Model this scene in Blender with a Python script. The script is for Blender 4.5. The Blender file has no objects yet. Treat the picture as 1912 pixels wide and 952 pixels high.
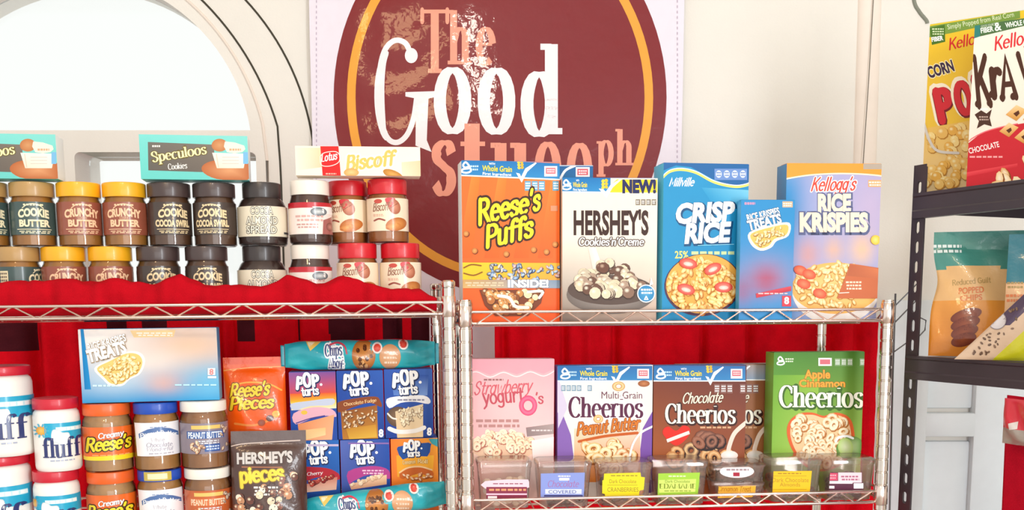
import bpy, bmesh, math, random
import numpy as np
from mathutils import Matrix, Vector
from mathutils.geometry import tessellate_polygon

# ------------------------------------------------------------------ camera, world, lamps, exposure
SC = bpy.context.scene
COL = SC.collection
FPX, PW, PH, CX = 1900.0, 1912, 952, 956.0
PITCH = math.radians(7.0)
EYE = 1.5
HOR = 565.0
PY0 = HOR + FPX*math.tan(PITCH)
cam = bpy.data.cameras.new('camera'); cam_ob = bpy.data.objects.new('camera', cam); COL.objects.link(cam_ob)
cam.sensor_width = 36.0; cam.lens = 36.0*FPX/PW; cam.shift_y = (PY0-PH/2)/PW
cam.clip_start = 0.05
cam_ob.location = (0, 0, EYE); cam_ob.rotation_euler = (math.pi/2-PITCH, 0, 0)
SC.camera = cam_ob
SC.view_settings.view_transform = 'Standard'; SC.view_settings.look = 'None'
SC.view_settings.gamma = 1.0; SC.view_settings.use_curve_mapping = False
SC.cycles.transparent_max_bounces = 32
SC.view_settings.exposure = 0.47
W = bpy.data.worlds.new('sky'); SC.world = W; W.use_nodes = True
W.node_tree.nodes['Background'].inputs[0].default_value = (0.97, 1.0, 0.97, 1)
W.node_tree.nodes['Background'].inputs[1].default_value = 0.74

def area(name, loc, target, sx, sy, power, col):
    l = bpy.data.lights.new(name, 'AREA'); l.shape = 'RECTANGLE'; l.size = sx; l.size_y = sy; l.energy = power; l.color = col
    o = bpy.data.objects.new(name, l); COL.objects.link(o); o.location = loc
    o.rotation_euler = (Vector(target)-Vector(loc)).to_track_quat('-Z', 'Y').to_euler()
    return o
area('doorway_daylight', (1.9, -1.1, 1.7), (-0.2, 2, 1.5), 0.5, 2.0, 42, (0.92, 0.96, 1.0))
area('front_fill', (0.7, -2.6, 1.5), (0.2, 2.2, 1.3), 2.6, 1.5, 24, (1.0, 1.0, 1.0))  # added soft fill from behind the camera, reaching into the shelves
area('ceiling_bulb_warm', (-0.62, -0.1, 2.72), (-0.3, 2.6, 2.0), 0.24, 0.24, 4.5, (1.0, 0.66, 0.34))
area('ceiling_bulb', (-0.15, -0.3, 2.75), (-0.2, 2.0, 1.4), 0.12, 0.12, 5, (1.0, 0.93, 0.8))

# ------------------------------------------------------------------ small maths
def lin(c):
    if isinstance(c, str):
        c = c.lstrip('#'); c = [int(c[i:i+2], 16)/255 for i in (0, 2, 4)]
    return tuple(x/12.92 if x <= 0.04045 else ((x+0.055)/1.055)**2.4 for x in c)
def mixc(a, b, t):
    a = lin(a) if isinstance(a, str) else a; b = lin(b) if isinstance(b, str) else b
    return tuple(a[i]*(1-t)+b[i]*t for i in range(3))
CP, SP = math.cos(PITCH), math.sin(PITCH)
def ray(px, py):
    x = (px-CX)/FPX; y = -(py-PY0)/FPX
    return Vector((x, CP+y*SP, -SP+y*CP))
def at(px, py, Y):
    d = ray(px, py); return Vector((0, 0, EYE)) + d*(Y/d.y)
def proj(p):
    v = Vector(p)-Vector((0, 0, EYE))
    f = v.y*CP - v.z*SP; u = v.y*SP + v.z*CP
    return (CX+FPX*v.x/f, PY0-FPX*u/f)
class Frame:
    def __init__(s, M): s.M = M; s.I = M.inverted()
    def hit(s, px, py, d):                      # where a sight line meets the local plane y = d
        o = s.I @ Vector((0, 0, EYE)); v = (s.I.to_3x3() @ ray(px, py))
        t = (d-o.y)/v.y; return o+v*t
def TRS(x, y, z, yaw=0, roll=0, pitch=0):
    return Matrix.Translation((x, y, z)) @ Matrix.Rotation(math.radians(yaw), 4, 'Z') @ Matrix.Rotation(math.radians(roll), 4, 'Y') @ Matrix.Rotation(math.radians(pitch), 4, 'X')

# ------------------------------------------------------------------ materials
MATS = {}
def mat(name, col=None, rough=0.5, metal=0.0, coat=0.0, bump=0.0, bscale=60, var=0.06, alpha=None, ink=False, trans=0.0, spec=0.5, vscale=30):
    if name in MATS: return MATS[name]
    m = bpy.data.materials.new(name); m.use_nodes = True; nt = m.node_tree; b = nt.nodes['Principled BSDF']
    b.inputs['Roughness'].default_value = rough; b.inputs['Metallic'].default_value = metal
    b.inputs['Coat Weight'].default_value = coat; b.inputs['Coat Roughness'].default_value = 0.06
    b.inputs['Specular IOR Level'].default_value = spec
    tc = nt.nodes.new('ShaderNodeTexCoord')
    nz = nt.nodes.new('ShaderNodeTexNoise'); nz.inputs['Scale'].default_value = vscale; nz.inputs['Detail'].default_value = 3
    nt.links.new(tc.outputs['Object'], nz.inputs['Vector'])
    mx = nt.nodes.new('ShaderNodeMix'); mx.data_type = 'RGBA'; mx.blend_type = 'MULTIPLY'
    mx.inputs[0].default_value = 1.0
    mr = nt.nodes.new('ShaderNodeMapRange'); mr.inputs['From Min'].default_value = .3; mr.inputs['From Max'].default_value = .7
    mr.inputs['To Min'].default_value = 1-var; mr.inputs['To Max'].default_value = 1.0
    nt.links.new(nz.outputs['Fac'], mr.inputs['Value'])
    if ink:
        at_ = nt.nodes.new('ShaderNodeAttribute'); at_.attribute_name = 'Col'
        nt.links.new(at_.outputs['Color'], mx.inputs[6])
    else:
        mx.inputs[6].default_value = (*lin(col), 1)
    nt.links.new(mr.outputs['Result'], mx.inputs[7]); nt.links.new(mx.outputs[2], b.inputs['Base Color'])
    if bump:
        n2 = nt.nodes.new('ShaderNodeTexNoise'); n2.inputs['Scale'].default_value = bscale; n2.inputs['Detail'].default_value = 4
        nt.links.new(tc.outputs['Object'], n2.inputs['Vector'])
        bp = nt.nodes.new('ShaderNodeBump'); bp.inputs['Strength'].default_value = min(1, bump); bp.inputs['Distance'].default_value = 0.004
        nt.links.new(n2.outputs['Fac'], bp.inputs['Height']); nt.links.new(bp.outputs['Normal'], b.inputs['Normal'])
        if coat: nt.links.new(bp.outputs['Normal'], b.inputs['Coat Normal'])
    MATS[name] = m; return m
def clear(name, tint, amount=0.12, rough=0.04, haze=0.0):
    if name in MATS: return MATS[name]
    m = bpy.data.materials.new(name); m.use_nodes = True; nt = m.node_tree; nt.nodes.remove(nt.nodes['Principled BSDF'])
    tr = nt.nodes.new('ShaderNodeBsdfTransparent'); tr.inputs[0].default_value = (*lin(tint), 1)
    gl = nt.nodes.new('ShaderNodeBsdfGlossy'); gl.inputs['Roughness'].default_value = rough
    fr = nt.nodes.new('ShaderNodeLayerWeight'); fr.inputs[0].default_value = 0.28
    ad = nt.nodes.new('ShaderNodeMath'); ad.operation = 'MULTIPLY_ADD'; ad.inputs[1].default_value = 0.8; ad.inputs[2].default_value = amount*0.15
    nt.links.new(fr.outputs[0], ad.inputs[0])
    mx = nt.nodes.new('ShaderNodeMixShader'); nt.links.new(ad.outputs[0], mx.inputs[0])
    src = tr.outputs[0]
    if haze:
        df = nt.nodes.new('ShaderNodeBsdfDiffuse'); df.inputs[0].default_value = (*lin('#f0dace'), 1); m2 = nt.nodes.new('ShaderNodeMixShader'); m2.inputs[0].default_value = haze
        nt.links.new(tr.outputs[0], m2.inputs[1]); nt.links.new(df.outputs[0], m2.inputs[2]); src = m2.outputs[0]
    nt.links.new(src, mx.inputs[1]); nt.links.new(gl.outputs[0], mx.inputs[2])
    nt.links.new(mx.outputs[0], nt.nodes['Material Output'].inputs[0])
    MATS[name] = m; return m
PAPER = mat('printed_card', rough=0.42, ink=True, var=0.03, spec=.22)
GLOSS = mat('printed_gloss_label', rough=0.28, ink=True, var=0.03, coat=0.25)
FOIL = mat('printed_foil', rough=0.33, ink=True, var=0.05, coat=0.5, bump=0.4, bscale=38)
VINYL = mat('printed_vinyl', rough=0.4, ink=True, var=0.03, coat=0.2, bump=0.42, bscale=14, spec=.3)
CLOTHM = mat('woven_cloth', rough=0.9, ink=True, var=0.16, bump=0.4, bscale=420, spec=0.1)
CHROME = mat('chrome_wire', '#f2dcd2', rough=0.2, metal=1.0)
GLASS = clear('clear_glass', '#ffffff')
PLASTIC = clear('clear_plastic', '#fdf4f0', 0.5, 0.08, .12)

# ------------------------------------------------------------------ object making
def link(name, me, parent=None, m=None, M=None):
    o = bpy.data.objects.new(name, me); COL.objects.link(o)
    if m is not None and me is not None and not me.materials: me.materials.append(m)
    if parent is not None: o.parent = parent
    if M is not None:
        if parent is None: o.matrix_world = M
        else: o.matrix_local = M
    return o
def thing(name, label, cat, M, group=None):
    o = bpy.data.objects.new(name, None); COL.objects.link(o); o.matrix_world = M; o.empty_display_size = 0.02
    o['label'] = label; o['category'] = cat
    if group: o['group'] = group
    return o
def tag(o, label, cat, group=None):
    o['label'] = label; o['category'] = cat
    if group: o['group'] = group
    return o
def structure(o): o['kind'] = 'structure'; return o
def clone(root, M, label, group=None):
    r = root.copy(); COL.objects.link(r); r.matrix_world = M; r['label'] = label
    if group: r['group'] = group
    for ch in root.children:
        c = ch.copy(); COL.objects.link(c); c.parent = r
        for g in ch.children:
            d = g.copy(); COL.objects.link(d); d.parent = c
    return r
class MB:
    """collects plain shapes into one mesh, each face with a colour"""
    def __init__(s): s.v = []; s.f = []; s.c = []; s.col = (1, 1, 1)
    def color(s, c): s.col = lin(c); return s
    def face(s, idx, c=None): s.f.append(idx); s.c.append(s.col if c is None else c)
    def box(s, x0, y0, z0, x1, y1, z1, b=0.0):
        n = len(s.v)
        if not b:
            s.v += [(x, y, z) for z in (z0, z1) for x, y in ((x0, y0), (x1, y0), (x1, y1), (x0, y1))]
            for q in ((0, 3, 2, 1), (4, 5, 6, 7), (0, 1, 5, 4), (1, 2, 6, 5), (2, 3, 7, 6), (3, 0, 4, 7)): s.face([n+i for i in q])
            return s
        bm = bmesh.new(); bmesh.ops.create_cube(bm, size=1)
        for v in bm.verts: v.co = ((x0+x1)/2+v.co.x*(x1-x0), (y0+y1)/2+v.co.y*(y1-y0), (z0+z1)/2+v.co.z*(z1-z0))
        bmesh.ops.bevel(bm, geom=bm.edges[:], offset=b, segments=2, profile=0.6, affect='EDGES')
        bm.verts.index_update(); s.v += [tuple(v.co) for v in bm.verts]
        for f in bm.faces: s.face([n+v.index for v in f.verts])
        bm.free(); return s
    def lathe(s, prof, seg=32, cx=0, cy=0, ridge=0.0, cap=True):
        n = len(s.v); k = len(prof)
        for r, z in prof:
            for i in range(seg):
                a = 2*math.pi*i/seg; rr = r*(1-(ridge if i % 2 else 0))
                s.v.append((cx+rr*math.cos(a), cy+rr*math.sin(a), z))
        for j in range(k-1):
            for i in range(seg):
                s.face([n+j*seg+i, n+j*seg+(i+1) % seg, n+(j+1)*seg+(i+1) % seg, n+(j+1)*seg+i])
        if cap:
            s.face([n+i for i in reversed(range(seg))]); s.face([n+(k-1)*seg+i for i in range(seg)])
        return s
    def tube(s, pts, r, seg=6, closed=False):
        pts = [Vector(p) for p in pts]; n = len(s.v); k = len(pts); up = Vector((0, 0, 1))
        for j, p in enumerate(pts):
            t = (pts[(j+1) % k if closed else min(j+1, k-1)]-pts[(j-1) % k if closed else max(j-1, 0)]).normalized()
            a = t.cross(up)
            if a.length < 1e-3: a = t.cross(Vector((1, 0, 0)))
            a.normalize(); b = a.cross(t); rr = r[j] if isinstance(r, (list, tuple)) else r
            for i in range(seg):
                an = 2*math.pi*i/seg; s.v.append(tuple(p+a*(rr*math.cos(an))+b*(rr*math.sin(an))))
        for j in range(k if closed else k-1):
            for i in range(seg):
                a0 = n+j*seg; a1 = n+((j+1) % k)*seg
                s.face([a0+i, a0+(i+1) % seg, a1+(i+1) % seg, a1+i])
        if not closed:
            s.face([n+i for i in range(seg)]); s.face([n+(k-1)*seg+i for i in reversed(range(seg))])
        return s
    def grid(s, nu, nv, fn, cfn=None, closed_u=False):
        n = len(s.v)
        for j in range(nv+1):
            for i in range(nu+1): s.v.append(tuple(fn(i/nu, j/nv)))
        for j in range(nv):
            for i in range(nu):
                a = n+j*(nu+1)+i
                s.face([a, a+1, a+nu+2, a+nu+1], cfn((i+.5)/nu, (j+.5)/nv) if cfn else None)
        return s
    def build(s, name, m, parent=None, M=None, smooth=None):
        me = bpy.data.meshes.new(name); me.from_pydata(s.v, [], s.f)
        ca = me.color_attributes.new('Col', 'FLOAT_COLOR', 'CORNER')
        cols = np.ones((len(me.loops), 4), np.float32); k = 0
        for f, c in zip(s.f, s.c):
            cols[k:k+len(f), :3] = c; k += len(f)
        ca.data.foreach_set('color', cols.ravel())
        if smooth is not None:
            me.polygons.foreach_set('use_smooth', [True]*len(me.polygons)); me.set_sharp_from_angle(angle=math.radians(smooth))
        me.update()
        return link(name, me, parent, m, M)

# ------------------------------------------------------------------ lettering: a stroke alphabet (cap height 1) besides the built-in sans
def arc(cx, cy, rx, ry, a0, a1, n=16):
    return [(cx+rx*math.cos(math.radians(a0+(a1-a0)*i/n)), cy+ry*math.sin(math.radians(a0+(a1-a0)*i/n))) for i in range(n+1)]
def spl(pts, n=6, closed=False):
    if len(pts) < 3: return list(pts)
    out = []; k = len(pts)
    for i in range(k if closed else k-1):
        if closed: p0, p1, p2, p3 = (pts[(i+d) % k] for d in (-1, 0, 1, 2))
        else: p0, p1, p2, p3 = pts[max(i-1, 0)], pts[i], pts[i+1], pts[min(i+2, k-1)]
        for q in range(n):
            t = q/n
            out.append(tuple(.5*((2*p1[a])+(-p0[a]+p2[a])*t+(2*p0[a]-5*p1[a]+4*p2[a]-p3[a])*t*t+(-p0[a]+3*p1[a]-3*p2[a]+p3[a])*t**3) for a in (0, 1)))
    if not closed: out.append(tuple(pts[-1]))
    return out
EL = lambda cx, cy, rx, ry: arc(cx, cy, rx, ry, 90, 450, 22)
SKEL = {  # letter: (advance, strokes)
 'a': (.56, [EL(.25, .33, .2, .33), [(.46, .66), (.46, 0)]]), 'b': (.56, [[(.1, 1), (.1, 0)], EL(.3, .33, .2, .33)]),
 'c': (.5, [arc(.28, .33, .22, .33, 48, 312)]), 'd': (.56, [EL(.26, .33, .2, .33), [(.46, 1), (.46, 0)]]),
 'e': (.52, [[(.08, .37), (.47, .37)], arc(.28, .33, .21, .33, 8, 312)]),
 'f': (.4, [spl([(.46, .9), (.38, 1.0), (.26, .95), (.2, .78), (.2, .5)])+[(.2, 0)], [(.04, .64), (.4, .64)]]),
 'g': (.54, [EL(.25, .36, .19, .3), spl([(.45, .66), (.45, .2), (.43, -.18), (.25, -.3), (.06, -.2)])]),
 'h': (.56, [[(.1, 1), (.1, 0)], spl([(.1, .4), (.2, .6), (.34, .65), (.44, .55), (.45, .4)])+[(.45, 0)]]),
 'i': (.24, [[(.12, .66), (.12, 0)], [(.12, .86), (.12, .9)]]), 'j': (.24, [spl([(.14, .66), (.14, 0), (.1, -.25), (-.06, -.28)])]),
 'k': (.52, [[(.1, 1), (.1, 0)], [(.44, .66), (.12, .3)], [(.22, .4), (.47, 0)]]), 'l': (.24, [[(.12, 1), (.12, 0)]]),
 'm': (.82, [[(.1, .66), (.1, 0)], spl([(.1, .4), (.18, .6), (.3, .65), (.38, .55), (.39, .4)])+[(.39, 0)], spl([(.39, .4), (.47, .6), (.59, .65), (.67, .55), (.68, .4)])+[(.68, 0)]]),
 'n': (.56, [[(.1, .66), (.1, 0)], spl([(.1, .4), (.2, .6), (.34, .65), (.44, .55), (.45, .4)])+[(.45, 0)]]),
 'o': (.56, [EL(.28, .33, .22, .33)]), 'p': (.56, [[(.1, .66), (.1, -.32)], EL(.3, .33, .2, .33)]),
 'r': (.42, [[(.1, .66), (.1, 0)], spl([(.1, .4), (.18, .58), (.3, .66), (.4, .6)])]),
 's': (.46, [spl([(.4, .52), (.34, .64), (.22, .66), (.1, .58), (.1, .45), (.24, .35), (.37, .26), (.39, .12), (.3, .01), (.17, 0), (.06, .12)])]),
 't': (.42, [[(.2, .92), (.2, .3)]+spl([(.2, .3), (.21, .1), (.28, .0), (.4, .07)]), [(.04, .65), (.38, .65)]]),
 'u': (.56, [[(.1, .66), (.1, .3)]+spl([(.1, .3), (.13, .06), (.24, 0), (.38, .06), (.45, .24)]), [(.45, .66), (.45, 0)]]),
 'v': (.5, [[(.06, .66), (.25, 0), (.46, .66)]]), 'w': (.74, [[(.06, .66), (.2, 0), (.37, .6), (.54, 0), (.7, .66)]]),
 'x': (.5, [[(.06, .66), (.45, 0)], [(.44, .66), (.05, 0)]]), 'y': (.5, [[(.06, .66), (.26, .04)], [(.47, .66), (.22, -.14), (.06, -.3)]]),
 'z': (.48, [[(.08, .64), (.42, .64), (.07, .02), (.44, .02)]]),
 'T': (.74, [[(.05, .98), (.71, .98)], [(.38, 1), (.38, 0)]]), 'C': (.7, [arc(.4, .5, .32, .5, 42, 318)]),
 'G': (.78, [arc(.4, .5, .32, .5, 42, 318), [(.68, .46), (.68, .1)], [(.46, .46), (.74, .46)]]),
 'S': (.6, [spl([(.5, .78), (.42, .95), (.27, 1), (.12, .9), (.1, .7), (.26, .55), (.44, .43), (.52, .26), (.42, .05), (.25, 0), (.08, .18)])]),
 'R': (.66, [[(.12, 1), (.12, 0)], spl([(.12, .98), (.4, .99), (.54, .85), (.5, .62), (.3, .52), (.12, .52)]), [(.32, .52), (.62, 0)]]),
 'P': (.6, [[(.12, 1), (.12, 0)], spl([(.12, .98), (.4, .99), (.56, .82), (.52, .56), (.32, .46), (.12, .47)])]),
 'B': (.62, [[(.12, 1), (.12, 0)], spl([(.12, .98), (.4, .98), (.5, .8), (.4, .58), (.12, .54)]), spl([(.12, .54), (.44, .53), (.56, .28), (.42, .03), (.12, .02)])]),
 'L': (.56, [[(.12, 1), (.12, .02), (.52, .02)]]), 'K': (.66, [[(.12, 1), (.12, 0)], [(.58, 1), (.14, .42)], [(.28, .6), (.62, 0)]]),
 'M': (.86, [[(.1, 0), (.14, 1), (.43, .2), (.72, 1), (.76, 0)]]), 'A': (.7, [[(.04, 0), (.35, 1), (.66, 0)], [(.16, .34), (.54, .34)]]),
 'V': (.66, [[(.04, 1), (.33, 0), (.62, 1)]]), 'E': (.58, [[(.52, .98), (.12, .98), (.12, .02), (.54, .02)], [(.12, .52), (.44, .52)]]),
 'D': (.7, [[(.12, 1), (.12, 0)], spl([(.12, .98), (.42, .97), (.62, .72), (.62, .3), (.42, .03), (.12, .02)])]),
 'N': (.7, [[(.1, 0), (.1, 1), (.58, 0), (.58, 1)]]), 'I': (.26, [[(.13, 1), (.13, 0)]]), 'O': (.8, [EL(.4, .5, .33, .5)]),
 'H': (.7, [[(.12, 1), (.12, 0)], [(.58, 1), (.58, 0)], [(.12, .52), (.58, .52)]]), 'Y': (.66, [[(.05, 1), (.33, .5), (.33, 0)], [(.61, 1), (.33, .5)]]),
 'U': (.7, [[(.1, 1), (.1, .35)]+spl([(.1, .35), (.18, .06), (.34, 0), (.5, .06), (.58, .35)])+[(.58, 1)]]),
 'W': (.96, [[(.04, 1), (.24, 0), (.48, .9), (.72, 0), (.92, 1)]]), 'J': (.4, [spl([(.28, 1), (.28, .3), (.2, .02), (.02, .05)])]), 'F': (.54, [[(.52, .98), (.12, .98), (.12, 0)], [(.12, .52), (.44, .52)]]),
 "'": (.2, [[(.12, 1), (.08, .8)]]), '.': (.22, [[(.1, .02), (.1, .06)]]), '-': (.4, [[(.06, .36), (.34, .36)]]), ' ': (.3, []), '&': (.7, [spl([(.6, 0), (.2, .7), (.25, .97), (.42, .9), (.38, .65), (.1, .3), (.2, .02), (.45, .05), (.6, .4)])]), '!': (.24, [[(.12, 1), (.12, .3)], [(.12, .02), (.12, .06)]]),
}
ZL = []                                         # which stroke each point belongs to, so that crossing strokes do not share a plane
def ribbon(pts, wfn, V, F, capr=True):
    pts = [p for i, p in enumerate(pts) if i == 0 or (abs(p[0]-pts[i-1][0])+abs(p[1]-pts[i-1][1])) > 1e-5]
    k = len(pts)
    if k < 2: return
    n = len(V); closed = k > 4 and abs(pts[0][0]-pts[-1][0])+abs(pts[0][1]-pts[-1][1]) < 1e-4
    ends = []
    for j in range(k):
        if closed and j in (0, k-1): a, b = pts[k-2], pts[1]
        else: a, b = pts[max(j-1, 0)], pts[min(j+1, k-1)]
        tx, ty = b[0]-a[0], b[1]-a[1]; L = math.hypot(tx, ty) or 1; tx /= L; ty /= L
        w = wfn(tx, ty)/2; mit = 1.0
        if 0 < j < k-1:
            ax, ay = pts[j][0]-pts[j-1][0], pts[j][1]-pts[j-1][1]; la = math.hypot(ax, ay) or 1
            cs = abs((ax*tx+ay*ty)/la); mit = min(1.8, 1/max(cs, .55))
        V.append((pts[j][0]-ty*w*mit, pts[j][1]+tx*w*mit)); V.append((pts[j][0]+ty*w*mit, pts[j][1]-tx*w*mit))
        if j in (0, k-1): ends.append((pts[j], w))
    for j in range(k-1): F.append((n+2*j, n+2*j+1, n+2*j+3, n+2*j+2))
    z = (ZL[-1]+1) if ZL else 0; ZL.extend([z]*(len(V)-n))
    if capr and not closed:
        for (p, w) in ends:
            m = len(V)
            for i in range(8): V.append((p[0]+w*math.cos(i*math.pi/4), p[1]+w*math.sin(i*math.pi/4)))
            F.append(tuple(range(m, m+8))); ZL.extend([ZL[-1]+1]*8)
_TC = {}
def glyphs(s, font, thick, extra):
    key = (s, font, thick, extra)
    if key in _TC: return _TC[key]
    V = []; F = []; ZL.clear()
    if font == 'sans':
        cu = bpy.data.curves.new('t', 'FONT'); cu.body = s; cu.resolution_u = 3; cu.offset = thick+extra*0.5
        o = bpy.data.objects.new('t', cu); me = bpy.data.meshes.new_from_object(o)
        V = [(v.co.x/.682, v.co.y/.682) for v in me.vertices]; F = [tuple(p.vertices) for p in me.polygons]
        bpy.data.objects.remove(o); bpy.data.curves.remove(cu); bpy.data.meshes.remove(me)
    else:
        x = 0
        for ch in s:
            adv, st = SKEL.get(ch, SKEL[' '])
            for k_, pts in enumerate(st):
                pts = [(x+p[0]*(1.0 if font != 'serif' else .95), p[1]) for p in pts]
                if font == 'serif':
                    th = thick; tn = thick*.3
                    wf = lambda tx, ty: tn+(th-tn)*abs(ty)**1.3+extra
                    ribbon(pts, wf, V, F, extra > 0)
                    for a, b, e in ((pts[0], pts[1], 0), (pts[-1], pts[-2], 1)):
                        if abs(a[0]-b[0]) < .02 and abs(a[1]-b[1]) > .15 and not (ch in 'tT' and e == 0):
                            hw = th*.5+.07; low = a[1] < b[1]
                            y = a[1]+(tn*.5 if low else -tn*.5)
                            ribbon([(a[0]-hw, y), (a[0]+(hw if low or ch in 'HIKU' else 0), y)], lambda tx, ty: tn*1.15+extra, V, F, extra > 0)
                    if ch in 'TCGS' and k_ == 0:
                        e = pts[0]; ribbon([(e[0], e[1]+.02), (e[0], e[1]-.16)], lambda tx, ty: tn*1.6+extra, V, F, True)
                        if ch == 'T': e = pts[-1]; ribbon([(e[0], e[1]+.02), (e[0], e[1]-.16)], lambda tx, ty: tn*1.6+extra, V, F, True)
                else:
                    ribbon(pts, lambda tx, ty: thick*(.72+.28*abs(ty))+extra, V, F, True)
            x += adv*(1.0 if font != 'serif' else .95)+(.04 if font == 'serif' else .02)
    _TC[key] = (V, F, list(ZL) if font != 'sans' else [0]*len(V)); return _TC[key]

# ------------------------------------------------------------------ printed art, drawn flat and laid on a face, a cylinder or a bulging pack
def homography(src, dst):
    A = []
    for (x, y), (u, v) in zip(src, dst):
        A.append([x, y, 1, 0, 0, 0, -u*x, -u*y, -u]); A.append([0, 0, 0, x, y, 1, -v*x, -v*y, -v])
    return np.linalg.svd(np.array(A, float))[2][-1].reshape(3, 3)
def wash(base, *blobs):
    """base is (top, bottom); each blob (u, v, ru, rv, colour, strength)"""
    def fn(u, v):
        c = mixc(base[0], base[1], v)
        for bu, bv, ru, rv, col, k in blobs: c = mixc(c, col, k*math.exp(-((u-bu)/ru)**2-((v-bv)/rv)**2))
        return c
    return fn
class Art:
    STEP = 9e-6
    def __init__(s, to_uv): s.to_uv = to_uv; s.parts = {}; s.name = 'lettering'; s.z = 1
    @classmethod
    def face(cls, corners, w, h):               # corners in the photograph: TL, TR, BR, BL
        Hm = homography(corners, [(0, h), (w, h), (w, 0), (0, 0)])
        def f(P):
            q = np.c_[P, np.ones(len(P))] @ Hm.T; q = q[:, :2]/q[:, 2:]; return np.clip(q, [0, 0], [w, h])
        return cls(f)
    @classmethod
    def round(cls, cx, hw, ytop, ybot, R, H):   # a jar seen from the front
        def f(P):
            a = np.clip((P[:, 0]-cx)/hw, -1.5, 1.5); a = np.where(np.abs(a) < .97, np.arcsin(np.clip(a, -.97, .97)), np.sign(a)*(1.326+(np.abs(a)-.97)*1.2))
            return np.c_[a*R, (ybot-P[:, 1])/(ybot-ytop)*H]
        return cls(f)
    def on(s, name): s.name = name; return s
    def add(s, pts, faces, cols, lift=1, zs=None):
        P = s.to_uv(np.array(pts, float)); V, F, C = s.parts.setdefault(s.name, ([], [], []))
        n = len(V); z = s.z*s.STEP
        V += [(float(p[0]), float(p[1]), z+(zs[i]*s.STEP if zs else 0)) for i, p in enumerate(P)]; F += [tuple(n+i for i in f) for f in faces]
        if isinstance(cols, list): C += cols
        else: C += [[cols]*len(f) for f in faces]
        s.z += lift; return s
    def poly(s, pts, c, rounded=0):
        if rounded: pts = spl(pts, rounded, True)
        tri = tessellate_polygon([[Vector((p[0], p[1], 0)) for p in pts]])
        return s.add(pts, tri, lin(c))
    def rect(s, x0, y0, x1, y1, c, n=1):
        return s.quad([(x0, y0), (x1, y0), (x1, y1), (x0, y1)], [c]*4 if isinstance(c, str) else c, n if isinstance(c, str) else 6)
    def quad(s, q, cs, n=6):                    # corner colours TL TR BR BL
        cs = [lin(c) if isinstance(c, str) else c for c in cs]; q = [np.array(p, float) for p in q]; cc = [np.array(c) for c in cs]
        bl = lambda A, u, v: (A[0]*(1-u)+A[1]*u)*(1-v)+(A[3]*(1-u)+A[2]*u)*v
        pts = [bl(q, i/n, j/n) for j in range(n+1) for i in range(n+1)]
        col = [tuple(bl(cc, i/n, j/n)) for j in range(n+1) for i in range(n+1)]
        fs = []; C = []
        for j in range(n):
            for i in range(n):
                a = j*(n+1)+i; f = (a, a+1, a+n+2, a+n+1); fs.append(f); C.append([col[k] for k in f])
        return s.add(pts, fs, C)
    def field(s, q, fn, n=14):                  # a soft printed colour wash, fn(u, v) from the upper left
        q = [np.array(p, float) for p in q]; pts = []; cols = []
        for j in range(n+1):
            for i in range(n+1):
                u, v = i/n, j/n; pts.append((q[0]*(1-u)+q[1]*u)*(1-v)+(q[3]*(1-u)+q[2]*u)*v); cols.append(fn(u, v))
        fs = [(j*(n+1)+i, j*(n+1)+i+1, j*(n+1)+i+n+2, j*(n+1)+i+n+1) for j in range(n) for i in range(n)]
        return s.add(pts, fs, [[cols[k] for k in f] for f in fs])
    def ell(s, cx, cy, rx, ry, c, c2=None, rot=0, n=20, a0=0, a1=360):
        ca, sa = math.cos(math.radians(rot)), math.sin(math.radians(rot))
        pts = [(cx, cy)]
        for i in range(n+1):
            a = math.radians(a0+(a1-a0)*i/n); x, y = rx*math.cos(a), -ry*math.sin(a)
            pts.append((cx+x*ca-y*sa, cy+x*sa+y*ca))
        e = lin(c); m = lin(c2) if c2 else e
        return s.add(pts, [(0, i+1, i+2) for i in range(n)], [[m, e, e] for i in range(n)])
    def ring(s, cx, cy, rx, ry, hole, c, hi=None, n=14, rot=0):
        pts = []; fs = []; C = []; e = lin(c); h = lin(hi) if hi else e
        ca, sa = math.cos(rot), math.sin(rot)
        for i in range(n):
            a = 2*math.pi*i/n
            for k in (1, (1+hole)/2, hole):
                x, y = rx*k*math.cos(a), ry*k*math.sin(a); pts.append((cx+x*ca-y*sa, cy+x*sa+y*ca))
        for i in range(n):
            j = (i+1) % n
            fs += [(3*i, 3*j, 3*j+1, 3*i+1), (3*i+1, 3*j+1, 3*j+2, 3*i+2)]; C += [[e, e, h, h], [h, h, e, e]]
        return s.add(pts, fs, C)
    def stroke(s, pts, w, c, smooth=0, closed=False):
        if smooth: pts = spl(pts, smooth, closed)
        if closed: pts = list(pts)+[pts[0]]
        V = []; F = []; ZL.clear(); ribbon(pts, lambda a, b: w, V, F); return s.add(V, F, lin(c), 2, [q*.25 for q in ZL])
    def T(s, txt, x, y, h, w=None, c='#ffffff', font='sans', bold=0.0, slant=0, rot=0, out=None, bend=0, taper=0, step=0):
        """baseline starts at (x, y) in the picture; h cap height, w width, rot degrees counter-clockwise"""
        V0, F0, Z0 = glyphs(txt, font, bold, 0)
        if not V0: return s
        old = s.name
        if h >= 6: s.n = getattr(s, 'n', 0)+1; s.name = '%s#%d' % (old, s.n)     # every line of words is a print of its own
        xs = [v[0] for v in V0]; xa, xb = min(xs), max(xs); sx = (w/(xb-xa)) if w else h
        ca, sa = math.cos(math.radians(rot)), math.sin(math.radians(rot))
        def put(V, F, Z, col, dx=0, dy=0):
            pts = []
            for vx, vy in V:
                t = (vx-xa)/(xb-xa); hh = h*(1+taper*(t-.5)*2)
                X = (vx-xa)*sx+slant*vy*h; Y = vy*hh+bend*h*(4*(t-.5)**2)+step*t*h
                pts.append((x+X*ca-Y*sa+dx, y-(X*sa+Y*ca)+dy))
            s.add(pts, F, lin(col), 2+int(max(Z)*.25), [q*.25 for q in Z])
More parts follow.
